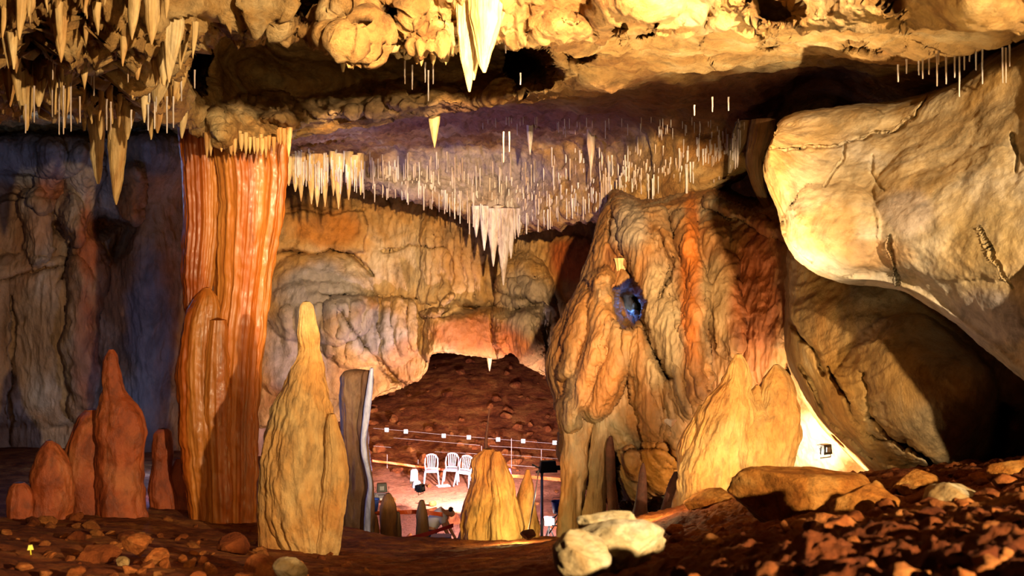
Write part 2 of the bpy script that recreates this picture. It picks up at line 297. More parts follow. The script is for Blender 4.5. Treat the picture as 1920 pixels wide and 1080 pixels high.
def back_relief(px, py, Y):
    m = sstep(29.5 - Y, 0, 1.0)
    r = 0.35 * sstep(690 - px, 0, 8) * sstep(py, 388, 398) * (1 - sstep(py, 466, 474))
    r = r + blob(px, py, 600, 560, 105, 85, .8, 2.6) + blob(px, py, 695, 620, 95, 70, .6, 3) + blob(px, py, 590, 640, 120, 110, .4, 3)
    r = r + groove(px, py, [(520, 473), (600, 472), (665, 478), (700, 520)], 5, .5) + groove(px, py, [(530, 397), (620, 398), (685, 393)], 3.5, .4)
    r = r + groove(px, py, [(640, 585), (680, 650), (730, 700), (765, 735)], 7, .6) + groove(px, py, [(600, 548), (700, 556), (790, 560)], 4, .5)
    r = r + groove(px, py, [(560, 400), (566, 430), (548, 470)], 3, .2) + groove(px, py, [(712, 470), (760, 462), (830, 462), (850, 490)], 3, .3)
    r = r + groove(px, py, [(720, 350), (735, 400)], 3, .2)
    for i, x in enumerate(range(540, 790, 26)):
        r = r + bulge(px, py, [(x, 585 - 2 * i), (x + 8 * math.sin(i), 660 + 10 * math.sin(i * 2))], 11, .16)
    # fluted drape above the passage, grey cone and orange block
    for i in range(9):
        x = 800 + i * 19; r = r + bulge(px, py, [(x + 10, 400), (x, 480), (x - 8 + 3 * i, 560)], 10, .22)
    r = r + blob(px, py, 985, 600, 62, 130, 1.5, 2.0) * sstep(py, 462, 500) + groove(px, py, [(935, 515), (1030, 520)], 3, .25) + groove(px, py, [(930, 552), (985, 556), (1020, 570)], 6, .8)
    r = r + blob(px, py, 905, 632, 112, 56, 1.1, 5) + groove(px, py, [(830, 590), (880, 574), (930, 582), (960, 585), (1000, 570)], 9, 1.2)
    r = r + bulge(px, py, [(795, 592), (825, 582), (850, 560)], 7, .6) + groove(px, py, [(1022, 585), (1018, 650)], 15, 1.6)
    r = r + blob(px, py, 1080, 500, 60, 60, .3, 3) + bulge(px, py, [(1155, 400), (1150, 470), (1180, 520)], 30, .6)
    return r * m
sheet('wall_back', ctrl, 460, 620, M['back'], back_relief,
      lambda P, px, py: 0.14 * fbm(P * 0.7, 5) + 0.06 * fbm(P * 3, 4) + 0.05 * fbm(P * np.array([4, 4, 1.0]) + 5, 3, ridged=True),
      stain=[(610, 430, 80, 38, 'c87820', .75), (600, 540, 100, 60, 'a49c98', .85), (560, 650, 80, 110, 'a09080', .8), (700, 620, 80, 50, 'a89c8c', .8),
             (1080, 490, 60, 50, 'b85410', .85), (985, 570, 60, 80, 'a8967c', .8), (890, 625, 90, 40, 'a8581c', .8), (860, 440, 70, 100, 'c08440', .5),
             (960, 650, 40, 30, 'b8601c', .8), (760, 680, 40, 50, 'a86c34', .7), (1150, 450, 40, 80, 'a08c78', .6)])

# ------------------------------------------------------------------ right: flowstone wall, leaning slab, pale overhang
rc = [0, .12, .26, .4, .55, .7, .85, 1]
def between(y, L, R, YL, YR, curl=3.0):
    o = [(L + 14, y, YL + curl)]
    for t in rc: o.append((L + (R - L) * t, y, YL + (YR - YL) * t - (0.0 if t == 0 else 0.5)))
    return o
jag = lambda L, d, e: [(a, b + 13 * math.sin(a / 31.0) + d, c + e) for a, b, c in L]
ctrl = [jag(between(368, 1150, 1620, 17.8, 14), -8, 6), jag(between(368, 1150, 1620, 17.8, 14), 0, 0), between(430, 1120, 1620, 16.2, 13.0), between(520, 1095, 1620, 15.8, 12.6), between(600, 1055, 1620, 15.6, 12.4),
        between(680, 1030, 1620, 15.4, 12.4), between(740, 1042, 1620, 15.3, 12.6), between(800, 1052, 1640, 15.2, 12.8), between(870, 1060, 1660, 15.6, 12.9), between(950, 1150, 1680, 16, 13), between(1010, 1240, 1700, 16, 13)]
def flow_relief(px, py, Y):
    r = 0
    for pts, w, h in (([(1185, 385), (1205, 470), (1235, 560), (1275, 660), (1300, 760)], 34, .55), ([(1225, 380), (1240, 450), (1265, 520), (1300, 620), (1320, 700)], 22, .4),
                      ([(1285, 415), (1296, 500), (1308, 560), (1302, 640), (1310, 740)], 22, .55), ([(1340, 440), (1350, 540), (1370, 640)], 34, .3),
                      ([(1130, 520), (1128, 590), (1112, 660), (1085, 730), (1070, 790)], 24, .6), ([(1098, 560), (1075, 640), (1062, 700)], 18, .4),
                      ([(1165, 610), (1150, 690), (1120, 760)], 30, .5), ([(1195, 640), (1215, 720), (1225, 800)], 32, .45), ([(1245, 700), (1270, 790), (1260, 850)], 28, .4),
                      ([(1180, 860), (1190, 920)], 26, .5), ([(1230, 850), (1230, 940)], 30, .5), ([(1120, 520), (1118, 555)], 7, .3), ([(1335, 378), (1370, 392), (1400, 408), (1440, 425), (1475, 440)], 12, .35)):
        wob = 10 * np.sin(py / 37 + w); r = np.maximum(r, bulge(px + wob * .3, py, pts, w, h)) + 0.25 * np.minimum(r, bulge(px + wob * .3, py, pts, w, h))
    r = r + groove(px, py, [(1198, 560), (1215, 640), (1250, 710)], 9, 1.2) + blob(px, py, 1180, 572, 32, 54, -2.6, 2) + groove(px, py, [(1150, 400), (1140, 450), (1165, 500), (1190, 520)], 4, .3)
    r = r + groove(px, py, [(1240, 430), (1262, 500), (1235, 560)], 4, .3) + groove(px, py, [(1475, 640), (1482, 700)], 6, .4)
    for cx, cy, rx, ry in ((1152, 930, 13, 85), (1215, 965, 60, 40), (1265, 940, 22, 50), (1180, 985, 60, 30)): r = r - blob(px, py, cx, cy, rx, ry, 3.0)
    r = r + groove(px, py, [(1250, 830), (1275, 870)], 7, .5) + groove(px, py, [(1170, 850), (1230, 835), (1270, 860)], 5, .3)
    return r
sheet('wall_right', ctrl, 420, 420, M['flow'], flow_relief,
      lambda P, px, py: 0.10 * fbm(P * 1.1, 5) + 0.05 * fbm(P * np.array([5, 5, 1.2]) + 2, 4, ridged=True),
      stain=[(1296, 530, 22, 170, 'c06820', .9), (1240, 600, 40, 150, 'b09870', .7), (1340, 560, 40, 90, 'a88c60', .6), (1420, 560, 60, 150, 'a04c20', .7),
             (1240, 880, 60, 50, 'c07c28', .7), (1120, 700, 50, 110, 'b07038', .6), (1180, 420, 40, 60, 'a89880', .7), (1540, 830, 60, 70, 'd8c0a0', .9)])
ctrl = [[(1480, 360, 14.50), (1490, 355, 11.46), (1500, 350, 11.18), (1700, 350, 10.60), (2050, 350, 9.60), (2700, 350, 9.00)],
        [(1480, 480, 14.50), (1490, 478, 11.32), (1570, 470, 10.90), (1720, 470, 10.20), (2050, 470, 9.30), (2700, 470, 8.70)],
        [(1478, 590, 14.10), (1483, 585, 11.21), (1590, 570, 10.30), (1750, 560, 9.80), (2050, 560, 9.10), (2700, 560, 8.50)],
        [(1482, 680, 13.90), (1488, 672, 11.14), (1620, 650, 9.90), (1780, 640, 9.40), (2050, 640, 8.90), (2700, 640, 8.30)],
        [(1520, 765, 13.30), (1528, 755, 10.97), (1650, 735, 9.70), (1790, 720, 9.20), (2050, 720, 8.90), (2700, 720, 8.30)],
        [(1575, 835, 13.10), (1583, 825, 11.00), (1680, 805, 9.70), (1800, 790, 9.20), (2050, 800, 9.50), (2700, 800, 8.90)],
        [(1640, 905, 13.10), (1650, 895, 10.90), (1720, 870, 9.80), (1810, 860, 9.40), (2050, 900, 9.90), (2700, 900, 9.30)],
        [(1690, 950, 11.32), (1700, 940, 11.10), (1750, 925, 10.10), (1820, 930, 9.80), (2050, 960, 10.10), (2700, 960, 9.50)],
        [(1700, 960, 13.10), (1720, 960, 12.10), (1770, 950, 11.70), (1850, 950, 11.70), (2050, 980, 11.10), (2700, 980, 10.50)]]
def slab_relief(px, py, Y):
    r = groove(px, py, [(1555, 690), (1600, 770), (1640, 820), (1700, 830), (1760, 885)], 6, .35) + groove(px, py, [(1500, 690), (1560, 790), (1640, 860)], 5, .25)
    r = r + groove(px, py, [(1620, 700), (1632, 780), (1700, 840)], 5, .2) + groove(px, py, [(1882, 770), (1870, 850), (1850, 900)], 14, 1.0)
    r = r + groove(px, py, [(1480, 600), (1530, 660), (1545, 700)], 8, .25) + blob(px, py, 1720, 740, 150, 130, .35, 3, .6)
    return r
sheet('wall_right', ctrl, 340, 360, M['slab'], slab_relief,
      lambda P, px, py: 0.08 * fbm(P * 1.2, 5) + 0.06 * fbm(np.stack([P[..., 0] * 1.5 + P[..., 2] * 1.5, P[..., 1], (P[..., 2] - P[..., 0]) * 6], -1), 4, ridged=True) * .6 * (1 - sstep(px, 1620, 1760)) * sstep(px, 1400 + (py - 480) * .58, 1450 + (py - 480) * .58),
      stain=[(1650, 700, 120, 70, 'b08038', .6), (1560, 800, 60, 90, '9c6c34', .6), (1780, 800, 80, 60, 'a09070', .6), (1900, 820, 40, 60, 'b07840', .6)])
E = [(1452, 262), (1432, 320), (1462, 400), (1478, 460), (1515, 502), (1575, 528), (1650, 535), (1715, 555), (1790, 605), (1860, 660), (1925, 712), (2060, 800), (2520, 1130)]
T = [(1458, 236), (1475, 222), (1510, 212), (1545, 208), (1580, 204), (1630, 200), (1690, 192), (1750, 176), (1810, 150), (1860, 112), (1925, 84), (2060, 20), (2520, -230)]
EY = [9.9, 9.3, 9.1, 9.0, 8.9, 8.8, 8.6, 8.4, 8.1, 7.8, 7.5, 6.8, 6.0]; TY = [10.5, 10.4, 10.2, 10.1, 10, 9.8, 9.6, 9.3, 9.0, 8.7, 8.4, 7.6, 6.6]
ctrl = []
for t, d in ((-1, 3.5), (0, 0.3), (.15, -.15), (.35, -.4), (.6, -.55), (.8, -.45), (.94, -.1), (1, .35), (2, 3.2)):
    row = []
    for (ex, ey), (tx, ty), y1, y0 in zip(E, T, EY, TY):
        s = min(max(t, 0), 1); row.append((tx + (ex - tx) * s + (12 if t == 2 else 0), ty + (ey - ty) * s - (14 if t == 2 else 0), y0 + (y1 - y0) * s + d))
    ctrl.append(row)
def lobe_relief(px, py, Y):
    r = groove(px, py, [(1745, 165), (1718, 215), (1690, 238), (1580, 270), (1440, 282)], 3, .12) + groove(px, py, [(1667, 438), (1675, 500), (1692, 545)], 2.2, .12)
    r = r + groove(px, py, [(1585, 272), (1575, 300), (1550, 345)], 3, .07) + groove(px, py, [(1900, 250), (1905, 320)], 4, .12) + groove(px, py, [(1835, 430), (1870, 490), (1900, 540)], 2, .05)
    r = r + groove(px, py, [(1628, 290), (1632, 330), (1660, 360)], 3, .05) + blob(px, py, 1560, 430, 90, 90, .15, 2.5) + blob(px, py, 1800, 400, 160, 130, .15, 3)
    return r
sheet('wall_right', ctrl, 360, 460, M['lobe'], lobe_relief,
      lambda P, px, py: 0.06 * fbm(P * 1.3, 5) + 0.02 * fbm(P * 5, 4) - 0.05 * np.clip(fbm(P * 4.2 + 8, 3), .15, 1) * gauss(px, py, 1640, 450, 240, 110) - 0.03 * np.clip(-fbm(P * 2.4, 4, ridged=True), 0, 1),
      stain=[(1500, 250, 90, 40, 'd0a868', .6), (1540, 430, 80, 60, 'c89c50', .7), (1640, 480, 70, 40, 'c89048', .6), (1850, 440, 80, 90, 'b89858', .5), (1800, 260, 120, 60, 'c0a880', .5),
             (1850, 600, 90, 60, 'c4b8b4', .9), (1700, 400, 60, 50, 'c8b8b0', .7), (1560, 330, 80, 40, 'c4b08c', .6)])

# ------------------------------------------------------------------ ground
gp = [(-300, 1000, 7), (0, 1075, 6), (0, 1010, 9), (0, 962, 13), (-200, 900, 18), (100, 850, 22), (300, 965, 14), (460, 985, 14.2), (300, 1040, 8), (550, 1030, 11.4), (640, 1030, 12), (760, 1040, 11.5), (870, 1018, 14),
      (950, 1010, 14.2), (1050, 1012, 14), (900, 1075, 7), (600, 1080, 7), (300, 1100, 5), (1100, 1090, 3.6), (1250, 1050, 4.3), (1400, 1090, 2.6), (1700, 1090, 2.4), (2000, 1080, 2.2), (1500, 1010, 4.2),
      (1700, 965, 5), (1920, 900, 6), (2000, 870, 7), (1760, 905, 7.5), (1620, 925, 8), (1400, 920, 9.6), (1500, 905, 10), (1290, 945, 10.6), (1200, 990, 12), (1920, 990, 3), (2300, 900, 5), (1200, 1000, 14), (1350, 960, 15),
      (400, 880, 21), (1000, 1300, 2.2), (0, 1300, 2.5), (1900, 1300, 1.6), (640, 1060, 10), (1130, 1020, 9), (900, 1045, 10)]
GP = np.array([at(*g) for g in gp]); XY = GP[:, :2] * np.array([1, .8])
def tps(a, b):
    d = np.linalg.norm(a[:, None] - b[None], axis=-1); return d ** 2 * np.log(d + 1e-6)
n = len(GP); A = np.zeros((n + 3, n + 3)); A[:n, :n] = tps(XY, XY) + np.eye(n) * 0.3; A[:n, n:] = np.c_[np.ones(n), XY]; A[n:, :n] = A[:n, n:].T
wts = np.linalg.solve(A, np.r_[GP[:, 2], 0, 0, 0])
def ground(X, Y):
    X = np.asarray(X, float); Y = np.asarray(Y, float); sh = X.shape; q = np.stack([X.ravel(), Y.ravel() * .8], -1); z = np.empty(len(q))
    for i in range(0, len(q), 50000): z[i:i + 50000] = tps(q[i:i + 50000], XY) @ wts[:n] + np.c_[np.ones(len(q[i:i + 50000])), q[i:i + 50000]] @ wts[n:]
    z = z.reshape(sh); px = 960 + F * X / Y
    z = np.where(Y > 16, np.maximum(z, -4.2), z)
    crest = 14.6 + 1.2 * sstep(np.abs(px - 900), 150, 320)
    ins = sstep(px, 612, 660) * (1 - sstep(px, 1300, 1380)); m = ins * sstep(Y, crest, crest + 1.8)
    m = np.maximum(m, sstep(Y, 24, 27))
    hill = -6.1 + 3.1 * sstep(Y, 30.2, 47) * np.exp(-((X + 0.7) / 9.0) ** 2) + 0.12 * np.maximum(Y - 30.5, 0) * 0
    return z * (1 - m) + hill * m
nu, nv = 640, 700
Yg = 1.5 * (60 / 1.5) ** (np.linspace(0, 1, nu) ** 1.0); pg = np.linspace(-700, 2600, nv)
YY, PX = np.meshgrid(Yg, pg, indexing='ij'); XX = (PX - 960) / F * YY
Z = ground(XX, YY); P = np.stack([XX, YY, Z], -1)
fine = 1 - sstep(YY, 14, 17)
Z = Z + 0.05 * fbm(P * 1.3, 5) * (1 + 2 * sstep(YY, 28, 33)) + fine * (0.035 * (1 + 1.2 * sstep(PX, 1100, 1400)) * fbm(P * 4, 5, .6) + 0.03 * fbm(P * 9, 3, ridged=True) * sstep(PX, 700, 1300))
f1, f2 = worley(P * np.array([3.2, 3.2, 0.1])); Z = Z + (0.05 * np.clip(.5 - f1, 0, 1)) * (1 + 1.0 * sstep(PX, 1100, 1500)) * (1 - sstep(YY, 8, 14)) + 0.12 * sstep(YY, 30, 33) * np.clip(.5 - f1, 0, 1)
P[..., 2] = Z
GROUND = ground
fst = np.zeros(PX.shape + (4,)); fst[..., :3] = lin('b4765a')[:3]  # paler trodden soil, with the pit lamps' pinkish glow painted in
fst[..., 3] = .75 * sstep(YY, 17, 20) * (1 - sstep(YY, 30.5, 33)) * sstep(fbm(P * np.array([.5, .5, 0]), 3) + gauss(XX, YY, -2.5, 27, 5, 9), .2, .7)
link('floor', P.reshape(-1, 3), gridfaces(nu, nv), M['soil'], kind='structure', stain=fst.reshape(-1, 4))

# ------------------------------------------------------------------ speleothems
def speleo(name, prof, Y, mat, flute=.12, nf=2.2, drip=.05, depth=.85, seed=0, top='round', nth=96, nh=None, rough=.03, knob=.07, lean=0.0, vf=.35, stain=None, parent=None, twist=0.0):
    prof = np.array(prof, float); order = np.argsort(prof[:, 0]); prof = prof[order]
    t = np.r_[0, np.cumsum(np.hypot(np.diff(prof[:, 0]), 0))]; hpx = prof[-1, 0] - prof[0, 0]
    nh = nh or int(min(260, max(24, hpx / 2.5))); tt = np.linspace(0, len(prof) - 1, nh)
    q = crom(prof, tt); q[:, 2] = np.maximum(q[:, 2], 0.3)
    th = np.linspace(0, 2 * math.pi, nth, endpoint=False)
    z = (540 - q[:, 0]) / F * Y; cx = (q[:, 1] - 960) / F * Y; r = q[:, 2] / F * Y
    c, s = np.cos(th), np.sin(th)
    rr = r[:, None] * np.ones(nth)
    D = np.stack([np.broadcast_to(c, rr.shape) * nf, np.broadcast_to(s, rr.shape) * nf, np.broadcast_to(z[:, None] * vf, rr.shape)], -1) + seed * 7.7
    fl = fbm(D, 4, .55, ridged=True); lump = fbm(np.stack([rr * c * 1.2, rr * s * 1.2, np.broadcast_to(z[:, None] * 1.6, rr.shape)], -1) + seed * 3.1, 4)
    rr = rr * (1 + flute * fl) + drip * lump * np.clip(r / 0.15, .15, 1)[:, None]
    pop = np.stack([rr * c * 3.2, rr * s * 3.2, np.broadcast_to(z[:, None] * 2.2, rr.shape)], -1) + seed * 1.7; rr = rr + knob * (fbm(pop, 3, .5)) * np.clip(r / .2, .1, 1)[:, None]
    fn = fbm(np.stack([rr * c * 6, rr * s * 6, np.broadcast_to(z[:, None] * 4, rr.shape)], -1) + seed, 4); rr = rr + rough * fn * np.clip(r / .2, .1, 1)[:, None]
    yy = Y + (np.linspace(0, 1, nh) * lean)[:, None]
    V = np.stack([cx[:, None] + rr * c, yy + rr * s * depth, np.broadcast_to(z[:, None], rr.shape)], -1)
    fac = gridfaces(nh, nth, True); V = V.reshape(-1, 3)
    caps = []
    for ring, zz in ((0, z[0] + r[0] * .3), (nh - 1, z[-1] - r[-1] * .2)):
        k = len(V); V = np.vstack([V, [[cx[ring], yy[ring if len(yy) > 1 else 0, 0], zz]]])
        a = np.arange(nth) + ring * nth; b = np.roll(a, -1); caps.append(np.stack([a, b, np.full(nth, k), np.full(nth, k)], -1))
    quads = fac; tri = np.vstack(caps)[:, :3]
    me_f = [tuple(x) for x in quads.tolist()] + [tuple(x) for x in tri.tolist()]
    return link(name, V, me_f, mat, base=True, parent=parent)
def joined(name, parts, mat):               # several lobes grown into one speleothem
    objs = [speleo('lobe', *p[:2], mat, **p[2]) for p in parts]; V = []; Fc = []; o0 = 0
    for o in objs:
        l = np.array(o.location); V += [tuple(np.array(v.co) + l) for v in o.data.vertices]; Fc += [tuple(i + o0 for i in p.vertices) for p in o.data.polygons]; o0 = len(V)
        me = o.data; bpy.data.objects.remove(o); bpy.data.meshes.remove(me)
    return link(name, np.array(V), Fc, mat, base=True)

# the great orange column: two fused pillars
col = joined('stalagmite_column', [
    ([(225, 470, 70), (262, 470, 66), (290, 468, 62), (340, 472, 58), (420, 468, 54), (520, 460, 47), (620, 450, 44), (720, 443, 42), (800, 440, 41), (900, 440, 40), (1000, 440, 36)], 14.5, dict(flute=.24, nf=1.7, drip=.05, seed=1, vf=.05, knob=.012, nth=220, nh=240)),
    ([(225, 372, 34), (265, 372, 32), (330, 376, 30), (420, 378, 29), (500, 372, 27), (560, 368, 22), (600, 366, 14)], 14.35, dict(flute=.24, nf=1.5, drip=.04, seed=4, vf=.07, knob=.012, nth=140)),
    ([(540, 388, 6), (560, 386, 20), (600, 378, 30), (680, 372, 34), (760, 374, 38), (830, 378, 38), (900, 384, 34), (985, 392, 30)], 14.2, dict(flute=.14, nf=2.2, drip=.07, seed=2, vf=.25, knob=.012, nth=140)),
    ([(600, 408, 16), (700, 404, 24), (800, 404, 26), (980, 410, 24)], 14.1, dict(flute=.14, nf=2.2, drip=.05, seed=6, vf=.12, knob=.012)),
], M['column'])
tag(col, 'tall glossy orange fluted column joining cave floor and ceiling', 'column')
s = joined('stalagmite', [
    ([(566, 574, 6), (580, 574, 13), (620, 578, 19), (660, 582, 24), (700, 576, 34), (760, 566, 50), (830, 560, 62), (900, 558, 66), (960, 562, 68), (1010, 572, 62), (1050, 580, 46)], 11.4, dict(flute=.12, nf=3.0, drip=.06, seed=9, vf=.8, nth=220, nh=230, rough=.05)),
    ([(776, 622, 5), (800, 622, 12), (860, 628, 20), (930, 626, 22), (1000, 618, 22), (1045, 612, 18)], 11.2, dict(flute=.16, nf=2.4, drip=.04, seed=11, vf=.8)),
    ([(820, 512, 8), (880, 508, 20), (950, 506, 20), (1030, 512, 22)], 11.3, dict(flute=.16, nf=2.4, drip=.04, seed=12, vf=.8))], M['ochre'])
tag(s, 'tall ochre stalagmite with knobbly tapering tip right of orange column', 'stalagmite')
s = joined('stalagmite', [
    ([(655, 208, 5), (670, 208, 13), (700, 208, 17), (740, 214, 25), (780, 222, 38), (840, 226, 42), (900, 228, 42), (990, 224, 44)], 13.4, dict(flute=.1, nf=1.6, drip=.08, seed=21)),
    ([(768, 172, 10), (800, 168, 32), (860, 164, 42), (920, 166, 46), (990, 170, 46)], 13.6, dict(flute=.1, nf=1.6, drip=.08, seed=22))], M['red'])
tag(s, 'broad reddish stalagmite with pointed peak left of orange column', 'stalagmite')
s = joined('stalagmite', [
    ([(826, 92, 6), (840, 94, 20), (880, 98, 34), (930, 96, 38), (1000, 90, 40)], 12.6, dict(flute=.08, nf=1.5, drip=.08, seed=23)),
    ([(905, 36, 10), (925, 36, 22), (1000, 34, 24)], 12.4, dict(flute=.08, nf=1.5, drip=.06, seed=24))], M['red'])
tag(s, 'rounded dull red stalagmite lowest and furthest left on the ledge', 'stalagmite')
s = joined('stalagmite', [
    ([(804, 306, 8), (815, 306, 15), (850, 306, 18), (870, 304, 16), (900, 302, 20), (940, 308, 24), (985, 312, 26)], 15, dict(flute=.1, nf=1.6, drip=.05, seed=25)),
    ([(860, 335, 6), (900, 332, 14), (985, 336, 22)], 15.1, dict(flute=.1, nf=1.6, drip=.05, seed=26))], M['red'])
tag(s, 'small round-headed stalagmite tight against the left of orange column', 'stalagmite')
# dark column behind, with its pale glossy edge
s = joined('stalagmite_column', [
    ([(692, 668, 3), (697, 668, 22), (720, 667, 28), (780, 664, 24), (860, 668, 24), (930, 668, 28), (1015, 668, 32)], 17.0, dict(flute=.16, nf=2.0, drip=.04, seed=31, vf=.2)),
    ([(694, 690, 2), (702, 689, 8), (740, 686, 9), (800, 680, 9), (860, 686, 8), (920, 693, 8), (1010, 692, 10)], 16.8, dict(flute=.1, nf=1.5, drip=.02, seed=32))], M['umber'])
tag(s, 'dim grey-brown column with violet lit right edge beside the pit', 'column')
s = speleo('flowstone_strip', [(690, 697, 3), (720, 694, 5), (770, 688, 6), (820, 682, 5), (850, 683, 5), (880, 689, 4), (910, 694, 4), (950, 690, 5), (1000, 688, 6)], 16.5, M['ribbon'], flute=.2, drip=.01, seed=33, nth=40, knob=.02)
tag(s, 'glossy white flowstone ribbon down the right side of the grey-brown column', 'flowstone')
# centre pair
s = joined('stalagmite', [
    ([(842, 916, 8), (858, 915, 22), (890, 915, 29), (930, 911, 36), (970, 909, 43), (1025, 909, 46)], 14.5, dict(flute=.16, nf=2.6, drip=.07, seed=41, vf=1.4, nth=160, knob=.10)),
    ([(846, 932, 5), (860, 932, 12), (900, 938, 20), (950, 944, 24), (1022, 948, 28)], 14.3, dict(flute=.2, nf=2.6, drip=.06, seed=42, vf=1.0))], M['ochre'])
tag(s, 'yellow lit broad stalagmite with pitted front at centre of ledge', 'stalagmite')
s = speleo('stalagmite', [(880, 990, 3), (892, 989, 7), (915, 988, 13), (950, 984, 20), (985, 984, 25), (1022, 984, 28)], 14.6, M['ochre'], flute=.1, nf=1.8, drip=.04, seed=43, vf=1)
tag(s, 'slender bright yellow stalagmite right of the broad centre one', 'stalagmite')
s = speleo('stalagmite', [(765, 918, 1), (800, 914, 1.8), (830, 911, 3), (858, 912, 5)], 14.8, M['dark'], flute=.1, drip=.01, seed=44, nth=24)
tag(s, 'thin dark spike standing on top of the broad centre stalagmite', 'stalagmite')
# pillars right
for prof, Y, sd, lab in (([(740, 1085, 16), (780, 1080, 22), (850, 1078, 24), (930, 1074, 22), (1010, 1072, 26)], 14.6, 51, 'thick tan pillar at the right rim of the pit'),
                         ([(755, 1134, 8), (775, 1132, 14), (850, 1126, 18), (920, 1118, 20), (1010, 1114, 24)], 14.4, 52, 'slimmer tan pillar just right of thick rim pillar')):
    s = speleo('stalagmite', prof, Y, M['flow'], flute=.1, nf=1.8, drip=.06, seed=sd, vf=.6); tag(s, lab, 'stalagmite')
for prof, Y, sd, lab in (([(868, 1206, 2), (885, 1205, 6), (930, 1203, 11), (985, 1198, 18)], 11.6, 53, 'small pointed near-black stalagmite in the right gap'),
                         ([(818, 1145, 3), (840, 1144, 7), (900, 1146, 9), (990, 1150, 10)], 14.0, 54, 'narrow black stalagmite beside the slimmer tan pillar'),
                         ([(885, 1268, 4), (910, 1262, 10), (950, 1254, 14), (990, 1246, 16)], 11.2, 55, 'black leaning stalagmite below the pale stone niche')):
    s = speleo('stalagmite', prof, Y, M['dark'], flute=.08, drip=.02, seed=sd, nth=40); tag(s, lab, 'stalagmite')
# right twin-peaked mass
s = joined('stalagmite', [
    ([(664, 1384, 5), (680, 1384, 14), (710, 1382, 28), (760, 1370, 44), (820, 1352, 58), (880, 1345, 66), (940, 1340, 62), (990, 1335, 55)], 10.9, dict(flute=.12, nf=2.4, drip=.10, seed=61, vf=.7, nth=200, nh=200, rough=.04)),
    ([(684, 1456, 5), (700, 1458, 15), (740, 1456, 32), (790, 1448, 46), (850, 1440, 44), (920, 1436, 40), (990, 1430, 36)], 11.0, dict(flute=.12, nf=2.2, drip=.10, seed=62, vf=.7, nth=180, rough=.04)),
    ([(722, 1420, 4), (750, 1418, 26), (800, 1410, 50), (900, 1400, 60), (980, 1390, 60)], 11.0, dict(flute=.12, nf=2.2, drip=.08, seed=63, vf=.7)),
    ([(760, 1318, 8), (820, 1306, 26), (880, 1300, 30), (960, 1298, 34)], 11.0, dict(flute=.12, nf=2.2, drip=.06, seed=64, vf=.7))], M['ochre'])
tag(s, 'massive twin-peaked golden stalagmite before the bright recess', 'stalagmite')
for x, yt, yb, hw, Y, lab in ((728, 925, 1030, 15, 17.5, 'stubby stalagmite in the pit beside the violet edged column'), (791, 938, 1020, 11, 18.5, 'small stalagmite on the pit floor left of person'),
                              (702, 965, 1030, 9, 17.2, 'short stalagmite at the foot of the violet edged column'), (745, 960, 1030, 8, 17.6, 'low stalagmite touching stubby one in the pit')):
    s = speleo('stalagmite', [(yt, x, 4), (yt + 12, x, hw * .7), (yt + 40, x, hw), (yb + 60, x, hw * 1.3)], Y, M['flow'], flute=.1, drip=.02, seed=x, nth=48); tag(s, lab, 'stalagmite')

# ------------------------------------------------------------------ stalactites
def tite(px, py, L, w, Y, mat, seed, label, group, name='stalactite', flute=.16, bend=0):
    k = 1.0; pr = [(py - 14, px, w * .62), (py, px, w * .55), (py + L * .25, px + bend * .2, w * .5), (py + L * .55, px + bend * .6, w * .36), (py + L * .85, px + bend, w * .17), (py + L, px + bend, max(w * .05, .5))]
    s = speleo(name, pr, Y, mat, flute=flute, nf=1.6, drip=.03, knob=.1, seed=seed, nth=28 if w < 16 else 64, nh=28 if w < 16 else 80, rough=.02); tag(s, label, 'stalactite', group); return s
R = random.Random(11)
big = [(95, -20, 100, 70), (130, -30, 108, 50), (10, -20, 70, 30), (30, 60, 60, 14), (195, -10, 80, 44), (215, 30, 50, 30), (160, 10, 70, 26), (265, 20, 130, 34), (285, 10, 150, 30), (305, 0, 160, 36), (325, 20, 135, 30), (345, 60, 70, 18),
       (366, 55, 55, 12), (20, 120, 80, 28), (45, 105, 140, 32), (70, 110, 90, 34), (100, 115, 100, 20), (125, 110, 130, 20), (160, 80, 50, 22), (193, 88, 60, 18), (275, 140, 90, 20), (300, 150, 50, 26), (318, 165, 40, 20), (335, 140, 50, 24), (260, 60, 80, 18), (240, -10, 60, 24)]
for i, (x, y, L, w) in enumerate(big):
    tite(x, y, L, w, 8.0 + (y > 70) * 1.6 + R.random() * .8, M['tite'], i, 'tan fluted stalactite in the crowded cluster left of the overhang', 'stalactites in the upper left cluster', flute=.28, bend=R.uniform(-8, 8))
for x, y, L, w, Y, lab in (                           (643, 85, 50, 14, 9, 'sharp single stalactite under the second lit boss'), (782, 60, 60, 26, 9, 'small stalactite dripping from the third lit boss'), (815, 215, 62, 16, 15, 'lone pale stalactite over the violet band'),
                            (1165, 498, 30, 18, 15, 'stubby stalactite at mouth of the blue hole'),
                           (918, 660, 36, 10, 26, 'tiny stalactite on the arch over the red slope'), (994, 245, 45, 10, 19, 'white stalactite left over the grey ledge'), (1108, 255, 65, 12, 19, 'longest white stalactite over the right of the ledge')):
    tite(x, y, L, w, Y, M['white'] if 'white' in lab else M['tite'], x, lab, None, flute=.25)
for i, (x, y, L, w) in enumerate([(908, 400, 70, 14), (925, 405, 95, 18), (944, 405, 130, 22), (958, 405, 80, 16), (893, 400, 45, 12), (972, 405, 40, 12), (935, 400, 60, 16)]):
    tite(x, y, L, w, 22.6, M['white'], 200 + i, 'pinkish white stalactite in the pendant at the lowest point of the ledge', 'stalactites of the central pendant', flute=.2)
for i in range(26):
    x = 385 + i * 6.4 + R.uniform(-3, 3); tite(x, 262 + R.uniform(-10, 12), R.uniform(14, 34), R.uniform(5, 9), 13.0, M['tite'], 340 + i, 'little tan stalactite in the frill over the orange column top', 'frill of stalactites over the column', flute=.2)
